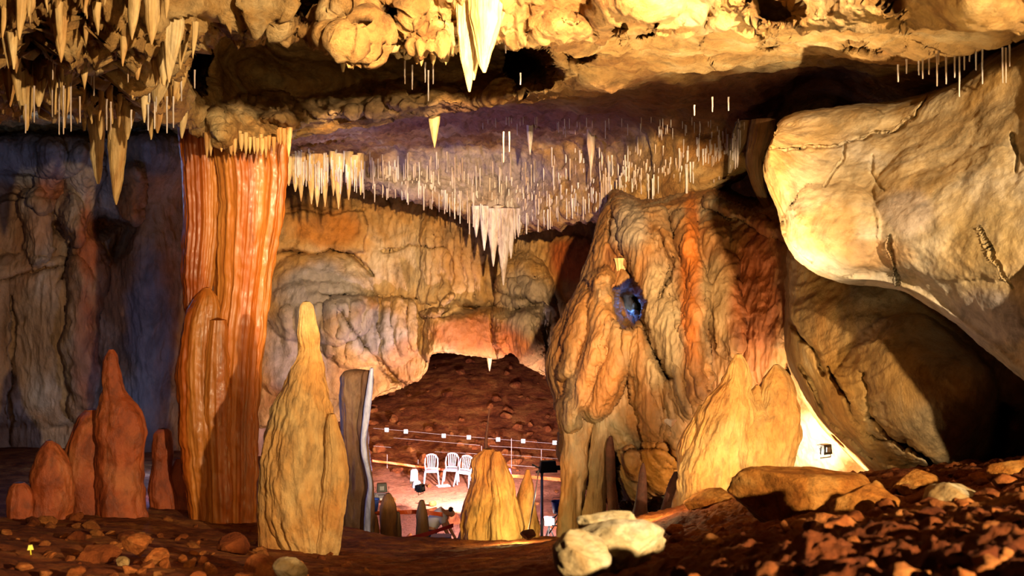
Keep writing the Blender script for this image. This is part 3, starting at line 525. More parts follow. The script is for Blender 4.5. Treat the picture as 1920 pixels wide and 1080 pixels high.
for i, (x, y, L, w) in enumerate([(470, 48, 22, 12), (505, 52, 24, 12), (528, 46, 20, 10), (625, 78, 26, 12), (655, 96, 22, 12), (680, 92, 26, 11), (705, 84, 20, 10), (790, 98, 26, 12), (812, 104, 20, 10), (836, 98, 24, 12), (760, 58, 24, 14)]):
    tite(x, y, L, w, 8.9, M['tite'], 640 + i, 'short stubby stalactite under the row of lit ceiling bosses', 'stalactites under the lit bosses', flute=.2)
for i in range(11):
    x = 540 + i * 14 + R.uniform(-4, 4); tite(x, 300 + R.uniform(-8, 8), R.uniform(40, 90), R.uniform(9, 16), 20.5, M['tite'], 300 + i, 'cream stalactite in the fringe right of the column top', 'stalactites beside the column top', flute=.2)
s = joined('stalactite', [([(170, 178, 24), (200, 178, 16), (240, 181, 14), (290, 182, 12), (325, 184, 7), (345, 184, 2)], 13.5, dict(flute=.14, nf=1.8, drip=.04, seed=421, vf=.6)),
    ([(175, 158, 12), (215, 158, 6), (245, 158, 2)], 13.4, dict(flute=.2, seed=422))], M['tite']); tag(s, 'shorter of the two long pale stalactites over the left wall', 'stalactite')
s = joined('stalactite', [([(180, 226, 24), (215, 224, 17), (260, 221, 17), (310, 219, 14), (345, 219, 10), (370, 218, 5), (384, 218, 1)], 12.8, dict(flute=.14, nf=1.8, drip=.04, seed=423, vf=.6)),
    ([(190, 208, 10), (240, 207, 4), (262, 207, 1)], 12.7, dict(flute=.2, seed=424))], M['tite']); tag(s, 'longest pale stalactite in front of the blue-grey left wall', 'stalactite')
s = joined('stalactite', [
    ([(-40, 884, 26), (20, 876, 18), (60, 874, 15), (110, 876, 10), (150, 879, 6), (172, 880, 2)], 8.5, dict(flute=.25, nf=2.0, drip=.05, seed=401, vf=1)),
    ([(-40, 915, 34), (20, 914, 30), (60, 912, 24), (95, 908, 15), (120, 907, 8), (136, 908, 2)], 8.3, dict(flute=.28, nf=2.4, drip=.06, seed=402, vf=1)),
    ([(-40, 895, 20), (40, 893, 14), (90, 890, 9), (125, 889, 6), (150, 888, 2)], 8.6, dict(flute=.25, nf=2.0, drip=.05, seed=403, vf=1)),
    ([(-40, 935, 22), (20, 932, 14), (60, 926, 8), (90, 922, 2)], 8.45, dict(flute=.25, nf=2.0, drip=.05, seed=404, vf=1)),
    ([(-40, 860, 14), (10, 862, 10), (50, 866, 6), (70, 868, 2)], 8.6, dict(flute=.25, nf=2.0, drip=.05, seed=405, vf=1))], M['tite'])
tag(s, 'brilliantly lit cluster of fused stalactites hanging at top centre', 'stalactite')
s = joined('stalactite', [
    ([(225, 1430, 22), (262, 1424, 18), (300, 1414, 14), (340, 1418, 12), (375, 1432, 9), (400, 1444, 3)], 14.3, dict(flute=.2, nf=2.0, drip=.05, seed=411, vf=1)),
    ([(228, 1402, 20), (262, 1390, 15), (290, 1378, 10), (325, 1368, 3)], 14.6, dict(flute=.2, nf=2.0, drip=.05, seed=412, vf=1))], M['flow'])
tag(s, 'curling orange drapery hanging left of the pale overhanging wall', 'drapery')
R2 = random.Random(5); holes = ((75, 70, 36, 50), (150, 125, 30, 22), (215, 118, 22, 42), (360, 120, 36, 60), (240, 170, 28, 24))
for i in range(95):
    x = R2.uniform(-10, 352); y = R2.uniform(-20, 215)
    if any(((x - a) / c) ** 2 + ((y - b) / d) ** 2 < 1 for a, b, c, d in holes): continue
    L = R2.choice([22, 30, 40, 55, 75]) * R2.uniform(.8, 1.2); w = L * R2.uniform(.16, .34); tite(x, y, min(L, 262 - y), w, np.interp(y, [0, 60, 100, 150, 190, 215], [7.3, 8.0, 9.1, 10.3, 11.3, 12.0]) - .1, M['tite'], 500 + i, 'tan fluted stalactite in the crowded cluster left of the overhang', 'stalactites in the upper left cluster', flute=.28, bend=R2.uniform(-6, 6))
# soda straws
def strawmesh(seed):
    n = 8; V = []; Fc = []; rg = random.Random(seed); zs = [0, -.3, -.6, -.9, -.985, -1.0]; rs = [1.25, 1.0, .95, .8, .75, .2]
    for z, r in zip(zs, rs):
        dx, dy = rg.uniform(-.2, .2), rg.uniform(-.2, .2)
        V += [((r * math.cos(2 * math.pi * k / n) + dx), (r * math.sin(2 * math.pi * k / n) + dy), z) for k in range(n)]
    for a in range(len(zs) - 1):
        Fc += [(a * n + k, a * n + (k + 1) % n, (a + 1) * n + (k + 1) % n, (a + 1) * n + k) for k in range(n)]
    Fc.append(tuple(range((len(zs) - 1) * n, len(zs) * n)))
    me = bpy.data.meshes.new('soda_straw'); me.from_pydata(V, [], Fc); me.materials.append(M['white']); me.polygons.foreach_set('use_smooth', [True] * len(me.polygons)); return me
SM = [strawmesh(i) for i in range(5)]
dg = bpy.context.evaluated_depsgraph_get()
bpy.context.view_layer.update()
def ray(px, py):                            # first rock surface met along a sight line
    d = Vector(((px - 960) / F, 1, (540 - py) / F)).normalized()
    hit, loc, *_ = bpy.context.scene.ray_cast(bpy.context.view_layer.depsgraph, Vector((0, 0, 0)) + d * 1.6, d)
    return loc if hit else None
def straw(px, py, L, w, label, group, Y=None):
    if Y is None:
        h = ray(px, py)
        if h is None: return
        Y = h[1] - 0.02
    p = at(px, py, Y); o = bpy.data.objects.new('soda_straw', SM[R.randrange(5)]); C.objects.link(o)
    o.location = (p[0], p[1], p[2] + .05); o.scale = (w / 2 / F * Y, w / 2 / F * Y, L / F * Y + .05); tag(o, label, 'soda straw', group)
lo = lambda x: np.interp(x, [540, 600, 700, 780, 850, 900, 940, 1000, 1060, 1130, 1200, 1270, 1330, 1400], [310, 330, 335, 360, 385, 405, 420, 415, 395, 375, 355, 338, 312, 285])
hi = lambda x: np.interp(x, [540, 700, 900, 1100, 1250, 1400], [285, 285, 285, 275, 262, 245])
pts = []
for i in range(520):
    x = R.uniform(545, 1390); y = R.uniform(0, 1) ** .55 * (lo(x) - hi(x)) + hi(x); pts.append((x, y, R.uniform(14, 44) * (1.25 if R.random() < .12 else 1), R.uniform(2.0, 3.6)))
pts.sort(key=lambda p: -p[2])
for x, y, L, w in pts[:225]:
    straw(x, y - 8, L, w, 'thin pale soda straw hanging from the grey ledge over the chamber', 'soda straws on the grey ledge')
V = []; Fc = []
for x, y, L, w in pts[225:] + [(R.uniform(900, 1400), R.uniform(225, 250), R.uniform(8, 22), 1.8) for _ in range(60)]:
    h = ray(x, y - 6)
    if h is None: continue
    Y = h[1]; X0, _, Z0 = at(x, y - 6, Y); r = w / 2 / F * Y; k = len(V)
    for zz, rr in ((Z0 + .05, r), (Z0 - L * .5 / F * Y, r * .9), (Z0 - L / F * Y, r * .4)):
        V += [(X0 + rr * math.cos(2 * math.pi * j / 6), Y + rr * math.sin(2 * math.pi * j / 6), zz) for j in range(6)]
    for a in range(2): Fc += [(k + a * 6 + j, k + a * 6 + (j + 1) % 6, k + a * 6 + 6 + (j + 1) % 6, k + a * 6 + 6 + j) for j in range(6)]
    Fc.append(tuple(range(k + 12, k + 18)))
if V: tag(link('soda_straw_fringe', V, Fc, M['white']), 'countless tiny short soda straws covering the grey ledge', 'soda straws', None, 'stuff')
for x, y, L in [(240, 40, 115), (252, 55, 68), (111, 115, 138), (119, 170, 82), (133, 165, 82), (64, 170, 60), (176, 150, 30), (204, 60, 40), (214, 90, 26), (293, 140, 70), (313, 190, 60), (280, 150, 42), (24, 10, 50), (31, 20, 42), (8, 20, 30),
                (99, 90, 60), (171, 130, 30), (232, 15, 50), (287, 20, 52), (344, 20, 40), (376, 20, 32), (303, 30, 40), (98, 140, 80), (150, 190, 40), (246, 215, 26), (278, 205, 40), (290, 200, 42), (325, 190, 50), (365, 140, 26), (200, 195, 50), (208, 200, 44), (48, 205, 45), (340, 150, 40), (200, 5, 40), (60, 20, 50), (140, 60, 40), (40, 40, 40)]:
    straw(x, y, L, 3.0, 'long hair-thin soda straw among the stalactites at upper left', 'soda straws in the upper left cluster', 8.6 + (y > 100) * 1.2)
for x, y, L in [(1684, 132, 22), (1700, 122, 16), (1723, 125, 16), (1730, 122, 26), (1742, 120, 20), (1757, 112, 50), (1774, 118, 40), (1790, 108, 38), (1799, 100, 82), (1808, 102, 30), (1830, 92, 40), (1842, 88, 70), (1880, 100, 56), (1886, 100, 56), (1893, 95, 30), (1760, 105, 16), (1818, 96, 20)]:
    straw(x, y, L, 3.2, 'soda straw hanging in the dark slot above the pale right wall', 'soda straws over the pale right wall', 8.2)
for x, y, L in [(759, 122, 36), (773, 130, 38), (797, 125, 30), (812, 118, 40), (803, 140, 50), (948, 62, 38), (976, 145, 14), (1336, 190, 20), (1366, 190, 18), (944, 255, 50), (955, 255, 30), (1302, 205, 12)]:
    straw(x, y, L, 3.0, 'stray soda straw hanging free in the shadow behind the lit bosses', 'stray soda straws in the ceiling shadow', 11)

# ------------------------------------------------------------------ rocks and clods
import bmesh
def rockmesh(seed, ang=.5, sub=4, rough=.12, flat=1.0):
    bm = bmesh.new(); bmesh.ops.create_icosphere(bm, subdivisions=sub, radius=1.0); V = np.array([v.co[:] for v in bm.verts]); Fc = np.array([[v.index for v in f.verts] for f in bm.faces]); bm.free()
    rg = np.random.default_rng(seed)
    for _ in range(int(10 * ang) + 3):
        d = rg.normal(size=3); d /= np.linalg.norm(d); k = rg.uniform(.45, .85); p = V @ d; V = V - np.clip(p - k, 0, 1)[:, None] * d * .92
    V = V * (1 + rough * fbm(V * 1.7 + seed, 5))[:, None] * (1 + .04 * fbm(V * 7 + seed, 3))[:, None]
    return V, Fc
def rock_at(px, py, w, h, Y, mat, seed, label, group=None, ang=.5, sub=5, cat='rock', name='rock', rz=0, sink=.0, depth=1.0, rough=.14):
    V, Fc = rockmesh(seed, ang, sub, rough); a = V.min(0); b = V.max(0); V = (V - (a + b) / 2) / (b - a); V = V * np.array([w / F * Y, depth * (w + h) / 2 / F * Y, h / F * Y]); V = V + np.array(at(px, py, Y))
    return tag(link(name, V, Fc, mat, base=True), label, cat, group)
for a in ((1505, 938, 270, 120, 6.4, 'boulder', 1, 'large orange soil covered boulder before the twin stalagmite'), (1618, 968, 130, 125, 5.3, 'boulder', 2, 'upright brown boulder right of the large orange one'),
          (1800, 945, 130, 80, 5.2, 'pale', 3, 'rounded tan boulder with bright cap at lower right'), (1165, 1028, 165, 108, 3.7, 'pale', 12, 'bright cream boulder with jagged top at bottom centre'),
          (1090, 1045, 110, 90, 3.5, 'pale', 14, 'duller pitted stone leaning on the cream boulder'), (1215, 1012, 70, 50, 3.9, 'pale', 15, 'cream stone at right shoulder of the cream boulder'), (1140, 985, 120, 50, 4.0, 'pale', 16, 'flat cream stone on the cream boulder'),
          (256, 1022, 52, 44, 7.2, 'clod', 5, 'upright tan stone lying below the red stalagmite'), (292, 1045, 48, 34, 7.0, 'clod', 6, 'tan stone right of the upright one at lower left'), (230, 1052, 26, 18, 6.8, 'pale', 7, 'small pale stone below the upright tan one'),
          (544, 1068, 66, 46, 5.6, 'pale', 8, 'yellowish lit stone at the bottom edge below ochre stalagmite'), (438, 1022, 60, 44, 7.8, 'soil', 9, 'angular brown stone below the orange column'),
          (990, 1003, 30, 22, 12.8, 'dark', 10, 'dark red rounded stone at foot of the lamp pole'), (1340, 945, 120, 60, 9.2, 'boulder', 17, 'smooth lit mound of soil left of the large boulder'), (487, 1060, 60, 40, 6.2, 'soil', 18, 'dull brown stone left of the yellowish lit stone'), (180, 1040, 90, 34, 7.0, 'soil', 19, 'low brown stone heap at lower left'),
          (1900, 890, 120, 60, 6.4, 'boulder', 20, 'crumbly soil bank at the far right edge'), (1715, 905, 90, 50, 6.8, 'boulder', 21, 'orange lump between the upright and rounded boulders')):
    rock_at(*a[:5], M[a[5]], a[6], a[7])
rm = []
for i in range(8):
    V, Fc = rockmesh(40 + i, 1.2, 3, .3); me = bpy.data.meshes.new('soil_clod'); me.from_pydata([tuple(v) for v in V], [], Fc.tolist()); me.materials.append(M['clod'] if i % 2 else M['soil']); me.polygons.foreach_set('use_smooth', [True] * len(me.polygons)); rm.append(me)
def scatter(num, x0, x1, y0, y1, s0, s1, label, group, name='soil_clod', cat='clod'):
    for i in range(num):
        px = R.uniform(x0, x1); Y = y0 * (y1 / y0) ** R.random(); X = (px - 960) / F * Y; z = float(ground(np.array([X]), np.array([Y]))[0]); s_ = R.uniform(s0, s1) ** 1
        o = bpy.data.objects.new(name, R.choice(rm)); C.objects.link(o); o.location = (X, Y, z + s_ * .3); o.scale = (s_ * R.uniform(.8, 1.3), s_ * R.uniform(.8, 1.3), s_ * R.uniform(.6, .9)); o.rotation_euler = (R.uniform(-.4, .4), R.uniform(-.4, .4), R.uniform(0, 6)); tag(o, label, cat, group)
scatter(170, 1250, 2050, 2.2, 6, .015, .05, 'crumbly orange-brown soil clod on the bank at lower right', 'soil clods on the lower right bank')
scatter(100, 1250, 2050, 3.5, 8.5, .03, .09, 'crumbly orange-brown soil clod on the bank at lower right', 'soil clods on the lower right bank')
scatter(70, 0, 700, 5.5, 12, .02, .07, 'dull brown stone on the soil at lower left', 'stones on the lower left soil', 'stone', 'stone')
rm = rm[::2]
scatter(110, 640, 1100, 31, 44, .06, .28, 'reddish stone lying on the red slope beyond the chairs', 'stones on the red slope', 'stone', 'stone')
scatter(60, -20, 640, 9.5, 20, .03, .14, 'dull brown stone on the soil at lower left', 'stones on the lower left soil', 'stone', 'stone')
scatter(40, 640, 1060, 18, 30, .08, .22, 'pale stone on the pit floor', 'stones on the pit floor', 'stone', 'stone')

# ------------------------------------------------------------------ small things in the pit
def tube(pts, r, n=8):
    pts = [np.array(p, float) for p in pts]; V = []; Fc = []
    rr = r if isinstance(r, (list, tuple)) else [r] * len(pts)
    for i, p in enumerate(pts):
        d = pts[min(i + 1, len(pts) - 1)] - pts[max(i - 1, 0)]; d = d / (np.linalg.norm(d) + 1e-9)
        u = np.cross(d, [0, 0, 1.0]) if abs(d[2]) < .95 else np.cross(d, [1.0, 0, 0]); u /= np.linalg.norm(u); v = np.cross(d, u)
        V += [tuple(p + rr[i] * (math.cos(2 * math.pi * k / n) * u + math.sin(2 * math.pi * k / n) * v)) for k in range(n)]
    for a in range(len(pts) - 1): Fc += [(a * n + k, a * n + (k + 1) % n, (a + 1) * n + (k + 1) % n, (a + 1) * n + k) for k in range(n)]
    Fc += [tuple(range(n))[::-1], tuple(range(len(V) - n, len(V)))]
    return V, Fc
def box(c, h, rz=0.0, taper=1.0):
    V = [];
    for z in (-1, 1):
        k = taper if z > 0 else 1
        for x, y in ((-1, -1), (1, -1), (1, 1), (-1, 1)):
            X, Y_ = x * h[0] * k, y * h[1] * k; V.append((c[0] + X * math.cos(rz) - Y_ * math.sin(rz), c[1] + X * math.sin(rz) + Y_ * math.cos(rz), c[2] + z * h[2]))
    return V, [(0, 3, 2, 1), (4, 5, 6, 7), (0, 1, 5, 4), (1, 2, 6, 5), (2, 3, 7, 6), (3, 0, 4, 7)]
def merge(*ms):
    V = []; Fc = []
    for v, f in ms: k = len(V); V += list(v); Fc += [tuple(i + k for i in q) for q in f]
    return V, Fc
def put(name, vf, mat, parent=None, smooth=False, bevel=0.0):
    o = link(name, np.array(vf[0], float), vf[1], mat, parent=parent, smooth=smooth)
    if bevel: b = o.modifiers.new('bevel', 'BEVEL'); b.width = bevel; b.segments = 2
    return o
PW = plain('white_plastic', 'a4a0a8', .4); BLK = plain('black_metal', '141416', .45); STEEL = plain('grey_steel', 'a0a0a4', .35, .8); ORT = plain('orange_tape', 'e05a1c', .5)
REDT = plain('red_tape', 'a8303c', .5); STR = plain('pale_string', '94847c', .7); SHIRT = plain('white_cloth', 'f0eef4', .8); JEAN = plain('blue_denim', '2c3468', .9); SKIN = plain('skin', 'c88c68', .6); HAIR = plain('dark_hair', '1c1412', .7)
GLOW = plain('lamp_glass', 'ffffff', .3, 0, 'fff0e0', 14.0); CARD = plain('white_card_glow', 'fcf4f4', .5, 0, 'ffe8f0', 1.2); BLU = plain('blue_plastic', '3c58b0', .4); PAPER = plain('white_paper', 'f6f4f2', .8)  # the cards are no lamps; emission stands in for light on them
def chair(loc, rz, label, tilt=0.0):
    t = empty('plastic_chair', loc, rz); t.rotation_euler = (0, tilt, rz); tag(t, label, 'chair', 'white plastic chairs in a row')
    V = []; n = 14; sv = []                              # seat: dished, rounded slab
    for z in (.43, .405):
        for i in range(n):
            a = 2 * math.pi * i / n; c, s_ = math.cos(a), math.sin(a)
            x = .225 * np.sign(c) * abs(c) ** .5; y = .21 * np.sign(s_) * abs(s_) ** .5; V.append((x * (1.0 if y < 0 else .88), y, z))
    put('seat', (V, [tuple(range(n)), tuple(range(n, 2 * n))[::-1]] + [(i, n + i, n + (i + 1) % n, (i + 1) % n)[::-1] for i in range(n)]), PW, t)
    arch = [(-.175, .19, .42), (-.20, .215, .60), (-.195, .245, .75), (-.14, .265, .85), (-.05, .275, .885), (.05, .275, .885), (.14, .265, .85), (.195, .245, .75), (.20, .215, .60), (.175, .19, .42)]
    back = [tube(arch, .022)]
    for k in range(5): x = (k - 2) * .052; back.append(tube([(x * .9, .2, .45), (x * 1.05, .235, .65), (x * 1.15, .268, .875)], .013, 6))
    back.append(tube([(-.18, .195, .47), (.18, .195, .47)], .02, 6)); put('backrest', merge(*back), PW, t, True)
    for sx, sy in ((-1, -1), (1, -1), (1, 1), (-1, 1)): put('leg', tube([(sx * .19, sy * .17, .42), (sx * .235, sy * .235, 0)], [.03, .02], 6), PW, t, True)
    return t
def floorz(X, Y): return float(ground(np.array([X]), np.array([Y]))[0])
for px, Y, rz, tl, lab in ((809, 29.6, .1, 0, 'white plastic slat-back chair standing alone at left of the row'), (845, 29.8, -.05, .03, 'white plastic slat-back chair in the middle of the row'), (867, 29.4, -.12, .12, 'white plastic slat-back chair leaning, nearest the centre stalagmite')):
    x = (px - 960) / F * Y; chair((x, Y, floorz(x, Y) + .04), rz, lab, tl)
# string grid over the dig
for pts, lab in (([(700, 803), (760, 808), (842, 816), (1055, 833)], 'highest pale string over the red slope'), ([(738, 821), (900, 835)], 'second pale string, left of the dark spike'), ([(918, 836), (1055, 845)], 'second pale string, right of the dark spike'), ([(700, 836), (733, 839)], 'short pale string beside the violet edged column'),
                 ([(815, 847), (895, 851)], 'third pale string above the plastic chairs'), ([(940, 852), (1056, 861)], 'third pale string right of centre stalagmite'), ([(945, 871), (1010, 876)], 'lowest pale string behind the slender yellow stalagmite')):
    P_ = [at(x, y, 33.6 - (y - 800) * .03) for x, y in pts]; tag(put('string', tube(P_, .0055, 5), STR), lab, 'string')
for i, (x, y) in enumerate([(725, 806), (761, 809), (832, 817), (879, 820), (934, 824), (981, 827), (1040, 830)]):
    c = at(x, y, 33.4); tag(put('marker_card', box(c, (.07, .012, .07)), CARD, bevel=.01), ['first', 'second', 'third', 'fourth', 'fifth', 'sixth', 'seventh'][i] + ' glowing white square along the top string, counted from the violet edged column', 'marker')
for i, (x, y0, y1, lab) in enumerate([(726, 852, 905, 'thin wooden stake behind the violet edged column'), (784, 862, 880, 'short stake left of the first plastic chair'), (903, 836, 852, 'bright white stake left of the dark spike'), (959, 822, 880, 'pale stake between the two centre stalagmites'), (1015, 842, 862, 'short pale stake over the lamp stand')]):
    tag(put('stake', tube([at(x, y0, 32), at(x, y1 + 14, 32)], .011, 6), STR), lab, 'stake')
def ribbon(pts, w, mat, lab, Y0, dY=0.0):
    V = []; Fc = []; pts = crom(np.array(pts, float), np.linspace(0, len(pts) - 1, 30))
    for i, (x, y) in enumerate(pts):
        Y = Y0 + dY * i / 29; tw = .25 * math.sin(i * .9); p = np.array(at(x, y, Y)); d = np.array([0, math.sin(tw), math.cos(tw)]) * w / 2; e = np.array([0, .003, 0])
        V += [p + d, p - d, p - d + e, p + d + e]
    for i in range(29):
        for k in range(4): Fc.append((i * 4 + k, i * 4 + (k + 1) % 4, i * 4 + 4 + (k + 1) % 4, i * 4 + 4 + k))
    tag(put('barrier_tape', (V, Fc), mat), lab, 'tape')
ribbon([(698, 864), (740, 869), (790, 876), (860, 884)], .07, ORT, 'orange barrier tape behind the plastic chairs', 30.6)
ribbon([(950, 892), (1000, 895), (1058, 900)], .09, ORT, 'orange barrier tape right of the centre stalagmites', 27, -1)
ribbon([(690, 963), (740, 961), (786, 960), (830, 965)], .09, ORT, 'orange barrier tape low across the pit floor', 20)
ribbon([(638, 1002), (690, 1009), (735, 1013), (790, 1004), (850, 985)], .07, REDT, 'dull red barrier tape sagging across the pit edge', 15.6, 1.2)
# lamp on a stand, poles, floodlights
def stand(px, py, Yd, top, lab, headc):
    X, _, Z = at(px, py, Yd); g = floorz(X, Yd); t = empty('lamp_stand', (X, Yd, g)); tag(t, lab, 'lamp')
    h = Z - g; put('pole', tube([(0, 0, 0), (0, 0, h)], .03), STEEL, t, True)
    for a in (.3, 2.4, 4.5): put('leg', tube([(0, 0, .7), (.45 * math.cos(a), .45 * math.sin(a), 0)], .018, 6), STEEL, t, True)
    put('lamp_housing', merge(box((.12, 0, h + .06), (.19, .09, .12), .2, .8), box((.33, 0, h + .03), (.05, .03, .05))), BLK, t, bevel=.02); put('yoke', tube([(-.12, -.05, h - .05), (0, 0, h), (-.2, 0, h + .1)], .02, 6), BLK, t)
stand(1016, 880, 19.5, 0, 'dark floodlight head on a tall pale pole at right of the pit', BLK)
X, Y_, Z_ = at(1030, 978, 20.6); t = empty('work_lamp', (X, Y_, floorz(X, Y_))); tag(t, 'glaring white work lamp on a tripod low at right of the pit', 'lamp'); hh = Z_ - floorz(X, Y_)
put('lamp_glass', box((0, -.05, hh), (.10, .02, .07)), GLOW, t); put('lamp_housing', box((0, .06, hh), (.12, .06, .09)), BLK, t, bevel=.02)
for a in (.2, 2.3, 4.4): put('leg', tube([(0, .06, hh - .1), (.4 * math.cos(a), .4 * math.sin(a), 0)], .016, 6), STEEL, t, True)
tag(put('pole', tube([at(1010, 882, 13.2), at(1003, 930, 13.1), at(990, 1002, 13.0)], .012, 6), STEEL, None, True), 'thin dark leaning pole before the slender yellow stalagmite', 'pole')
def flood(px, py, Y, sc, lab, rot):
    t = empty('floodlight', at(px, py, Y), rot); tag(t, lab, 'floodlight')
    put('housing', merge(box((0, 0, 0), (.075 * sc, .05 * sc, .06 * sc), 0, .85), box((0, .06 * sc, 0), (.05 * sc, .03 * sc, .045 * sc))), BLK, t, bevel=.008)
    put('lens', box((-.005, -.055 * sc, 0), (.03 * sc, .006 * sc, .028 * sc)), STEEL, t); put('bracket', tube([(-.09 * sc, 0, .02), (-.09 * sc, 0, -.1 * sc), (.09 * sc, 0, -.1 * sc), (.09 * sc, 0, .02)], .008, 6), BLK, t)
flood(1547, 842, 11.4, 1.0, 'small black floodlight on the glowing recess wall', .5)
flood(716, 914, 21, 1.6, 'dark piece of gear standing on the white topped table', .2)
flood(789, 915, 20.5, 1.3, 'grey floodlight aimed at the chairs from a small stand', 1.2)
t = empty('folding_table', (at(700, 935, 21.2)[0], 21.2, floorz(at(700, 935, 21.2)[0], 21.2))); tag(t, 'white topped work table behind the violet edged column', 'table'); hz = at(700, 931, 21.2)[2] - t.location[2]
put('table_top', box((0, 0, hz), (.34, .28, .025)), PAPER, t, bevel=.01)
for sx, sy in ((-1, -1), (1, -1), (1, 1), (-1, 1)): put('leg', tube([(sx * .3, sy * .24, hz), (sx * .3, sy * .24, 0)], .02, 6), STEEL, t)
def lathe(prof, n=20):
    V = []; Fc = []
    for z, r in prof: V += [(r * math.cos(2 * math.pi * k / n), r * math.sin(2 * math.pi * k / n), z) for k in range(n)]
    for a in range(len(prof) - 1): Fc += [(a * n + k, a * n + (k + 1) % n, (a + 1) * n + (k + 1) % n, (a + 1) * n + k) for k in range(n)]
    Fc.append(tuple(range(n))[::-1]); return V, Fc
for px, py, Y, m_, lab in ((699, 958, 20.0, BLU, 'blue bucket below the white topped table'), (1046, 962, 20.2, BLU, 'dark blue bucket right of the glaring work lamp')):
    t = empty('bucket', at(px, py, Y)); tag(t, lab, 'bucket'); put('body', lathe([(0, .10), (.24, .14), (.25, .15), (.235, .135), (.02, .09)]), m_, t, True); put('handle', tube([(-.145, 0, .22), (-.1, 0, .33), (.1, 0, .33), (.145, 0, .22)], .006, 6), STEEL, t, True)
tag(put('plastic_sack', merge(box(at(776, 893, 26.5), (.12, .1, .2), .1, .8), box(at(781, 908, 26.3), (.14, .1, .1), .3, .7)), PW, bevel=.05), 'tall white sack standing left of the plastic chairs', 'sack')
tag(put('paper_sheet', box(at(831, 911, 26), (.17, .10, .01), .4), PAPER), 'white sheet lying below the middle chair', 'sheet')
tag(put('crate', merge(box(at(827, 1013, 17.6), (.17, .12, .09)), box(at(827, 1005, 17.6), (.19, .14, .012))), BLU, bevel=.01), 'blue crate with white lid at the pit edge near person', 'crate')
c = at(1231, 966, 12.6); tag(put('crumpled_foil', merge(*[box((c[0] + (i - 4) * .04, c[1], c[2] + .02 * math.sin(i * 2)), (.03, .03, .025), i, .6) for i in range(9)]), PAPER, bevel=.01), 'crumpled white wrapping between the two black stalagmites', 'wrapping')
rock_at(1258, 793, 24, 17, 12.9, M['white'], 77, 'small white stone in a niche high on the flowstone wall')
o = rock_at(955, 893, 10, 30, 24, plain('magenta_plastic', 'e070d0', .5, 0, 'ff60e0', 1.5), 78, 'magenta glowing lamp cover behind the centre stalagmites', cat='lamp', name='lamp_cover')
tag(put('plant_stem', merge(tube([at(58, 1040, 6.6), at(57, 1030, 6.6)], .004, 5), box(at(57, 1026, 6.6), (.02, .015, .016), .5, .6)), plain('yellow_leaf', 'c8c030', .6)), 'tiny yellow sprout in the soil at lower left', 'sprout')
for i, (x0, y0, x1, y1) in enumerate([(1040, 960, 1062, 985), (1045, 975, 1030, 1000), (1060, 950, 1040, 970), (1035, 985, 1060, 995), (1050, 990, 1062, 970)]):
    tag(put('cable', tube([at(x0, y0, 19.8), at((x0 + x1) / 2 + 3, (y0 + y1) / 2 - 4, 19.7), at(x1, y1, 19.8)], .015, 6), STEEL, None, True), 'tangled grey cable beside the glaring work lamp', 'cable', 'cables beside the work lamp')
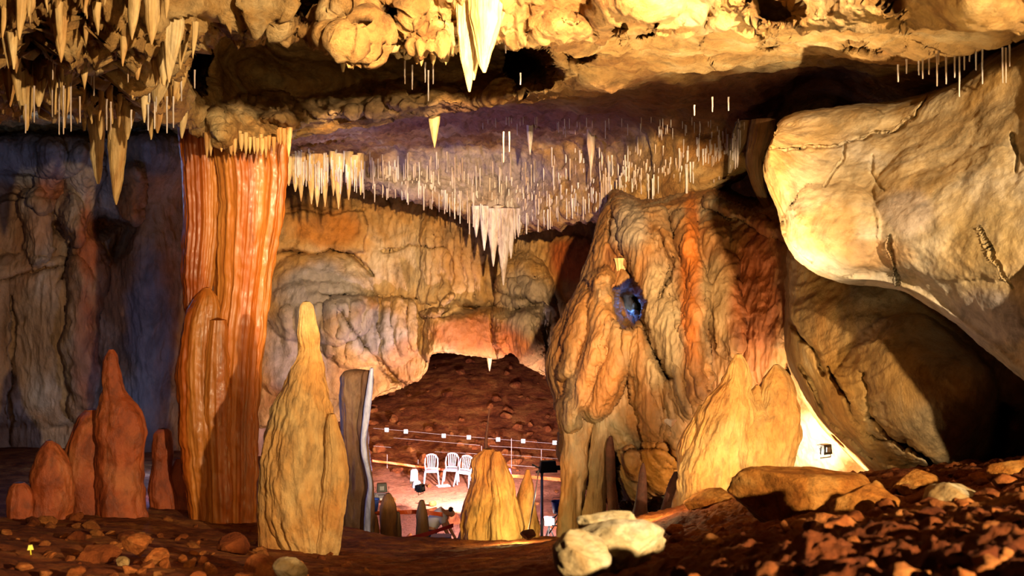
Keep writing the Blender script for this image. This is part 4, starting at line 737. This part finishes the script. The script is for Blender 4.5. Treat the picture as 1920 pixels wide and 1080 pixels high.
# the person bending over
def skin(name, joints, edges, mat, parent, levels=2):
    me = bpy.data.meshes.new(name); me.from_pydata([j[0] for j in joints], edges, []); o = bpy.data.objects.new(name, me); C.objects.link(o); o.parent = parent; me.materials.append(mat)
    k = o.modifiers.new('skin', 'SKIN'); k.use_smooth_shade = True
    for i, j in enumerate(joints): me.skin_vertices[0].data[i].radius = (j[1], j[1] * (j[2] if len(j) > 2 else 1))
    me.skin_vertices[0].data[0].use_root = True
    u = o.modifiers.new('sub', 'SUBSURF'); u.levels = levels; u.render_levels = levels
    return o
px_, Yp = 806, 20.8; xp = (px_ - 960) / F * Yp; t = empty('person', (xp, Yp, floorz(xp, Yp) + .02)); tag(t, 'person in white shirt and blue trousers bending over in the pit', 'person')
J = [((0, 0, .88), .13), ((.08, 0, 1.02), .13), ((.20, 0, 1.15), .15), ((.29, 0, 1.20), .13), ((.36, 0, 1.21), .055), ((.42, 0, 1.22), .085), ((.48, 0, 1.20), .09), ((.52, -.02, 1.14), .055),
     ((.27, -.19, 1.14), .06), ((.36, -.22, .88), .042), ((.48, -.20, .66), .032), ((.53, -.19, .58), .028), ((.27, .19, 1.14), .06), ((.38, .22, .88), .042), ((.50, .18, .68), .032), ((.55, .16, .60), .028),
     ((.02, -.10, .80), .09), ((.07, -.12, .46), .062), ((-.02, -.13, .10), .042), ((.10, -.14, .04), .035), ((.02, .10, .80), .09), ((.14, .12, .46), .062), ((.04, .13, .10), .042), ((.16, .14, .04), .035)]
Eg = [(0, 1), (1, 2), (2, 3), (3, 4), (4, 5), (5, 6), (6, 7), (2, 8), (8, 9), (9, 10), (10, 11), (2, 12), (12, 13), (13, 14), (14, 15), (0, 16), (16, 17), (17, 18), (18, 19), (0, 20), (20, 21), (21, 22), (22, 23)]
for side, base in ((-1, 11), (1, 15)):                   # five fingers on each hand
    bx, by_, bz = J[base][0]
    for k in range(5):
        i0 = len(J); oy = (k - 1.5) * .016; L_ = (.055, .065, .07, .062, .045)[k]
        J += [((bx + .015, by_ + oy, bz - .03), .010), ((bx + .03, by_ + oy * 1.3, bz - .03 - L_), .008)] if k < 4 else [((bx - .01, by_ - side * .035, bz - .02), .011), ((bx - .005, by_ - side * .055, bz - .06), .009)]
        Eg += [(base, i0), (i0, i0 + 1)]
skin('body', J, Eg, SKIN, t)
skin('shirt', [((-.02, 0, .88), .175), ((.08, 0, 1.03), .18), ((.20, 0, 1.16), .205), ((.30, 0, 1.205), .16), ((.27, -.19, 1.14), .09), ((.32, -.21, 1.0), .07), ((.27, .19, 1.14), .09), ((.33, .21, 1.0), .07)], [(0, 1), (1, 2), (2, 3), (2, 4), (4, 5), (2, 6), (6, 7)], SHIRT, t)
skin('trousers', [((0, 0, .87), .14), ((.02, -.10, .78), .105), ((.07, -.12, .46), .078), ((-.02, -.13, .12), .06), ((.02, .10, .78), .105), ((.14, .12, .46), .078), ((.04, .13, .12), .06)], [(0, 1), (1, 2), (2, 3), (0, 4), (4, 5), (5, 6)], JEAN, t)
skin('hair', [((.40, 0, 1.26), .075), ((.46, 0, 1.275), .085), ((.50, 0, 1.25), .06)], [(0, 1), (1, 2)], HAIR, t)
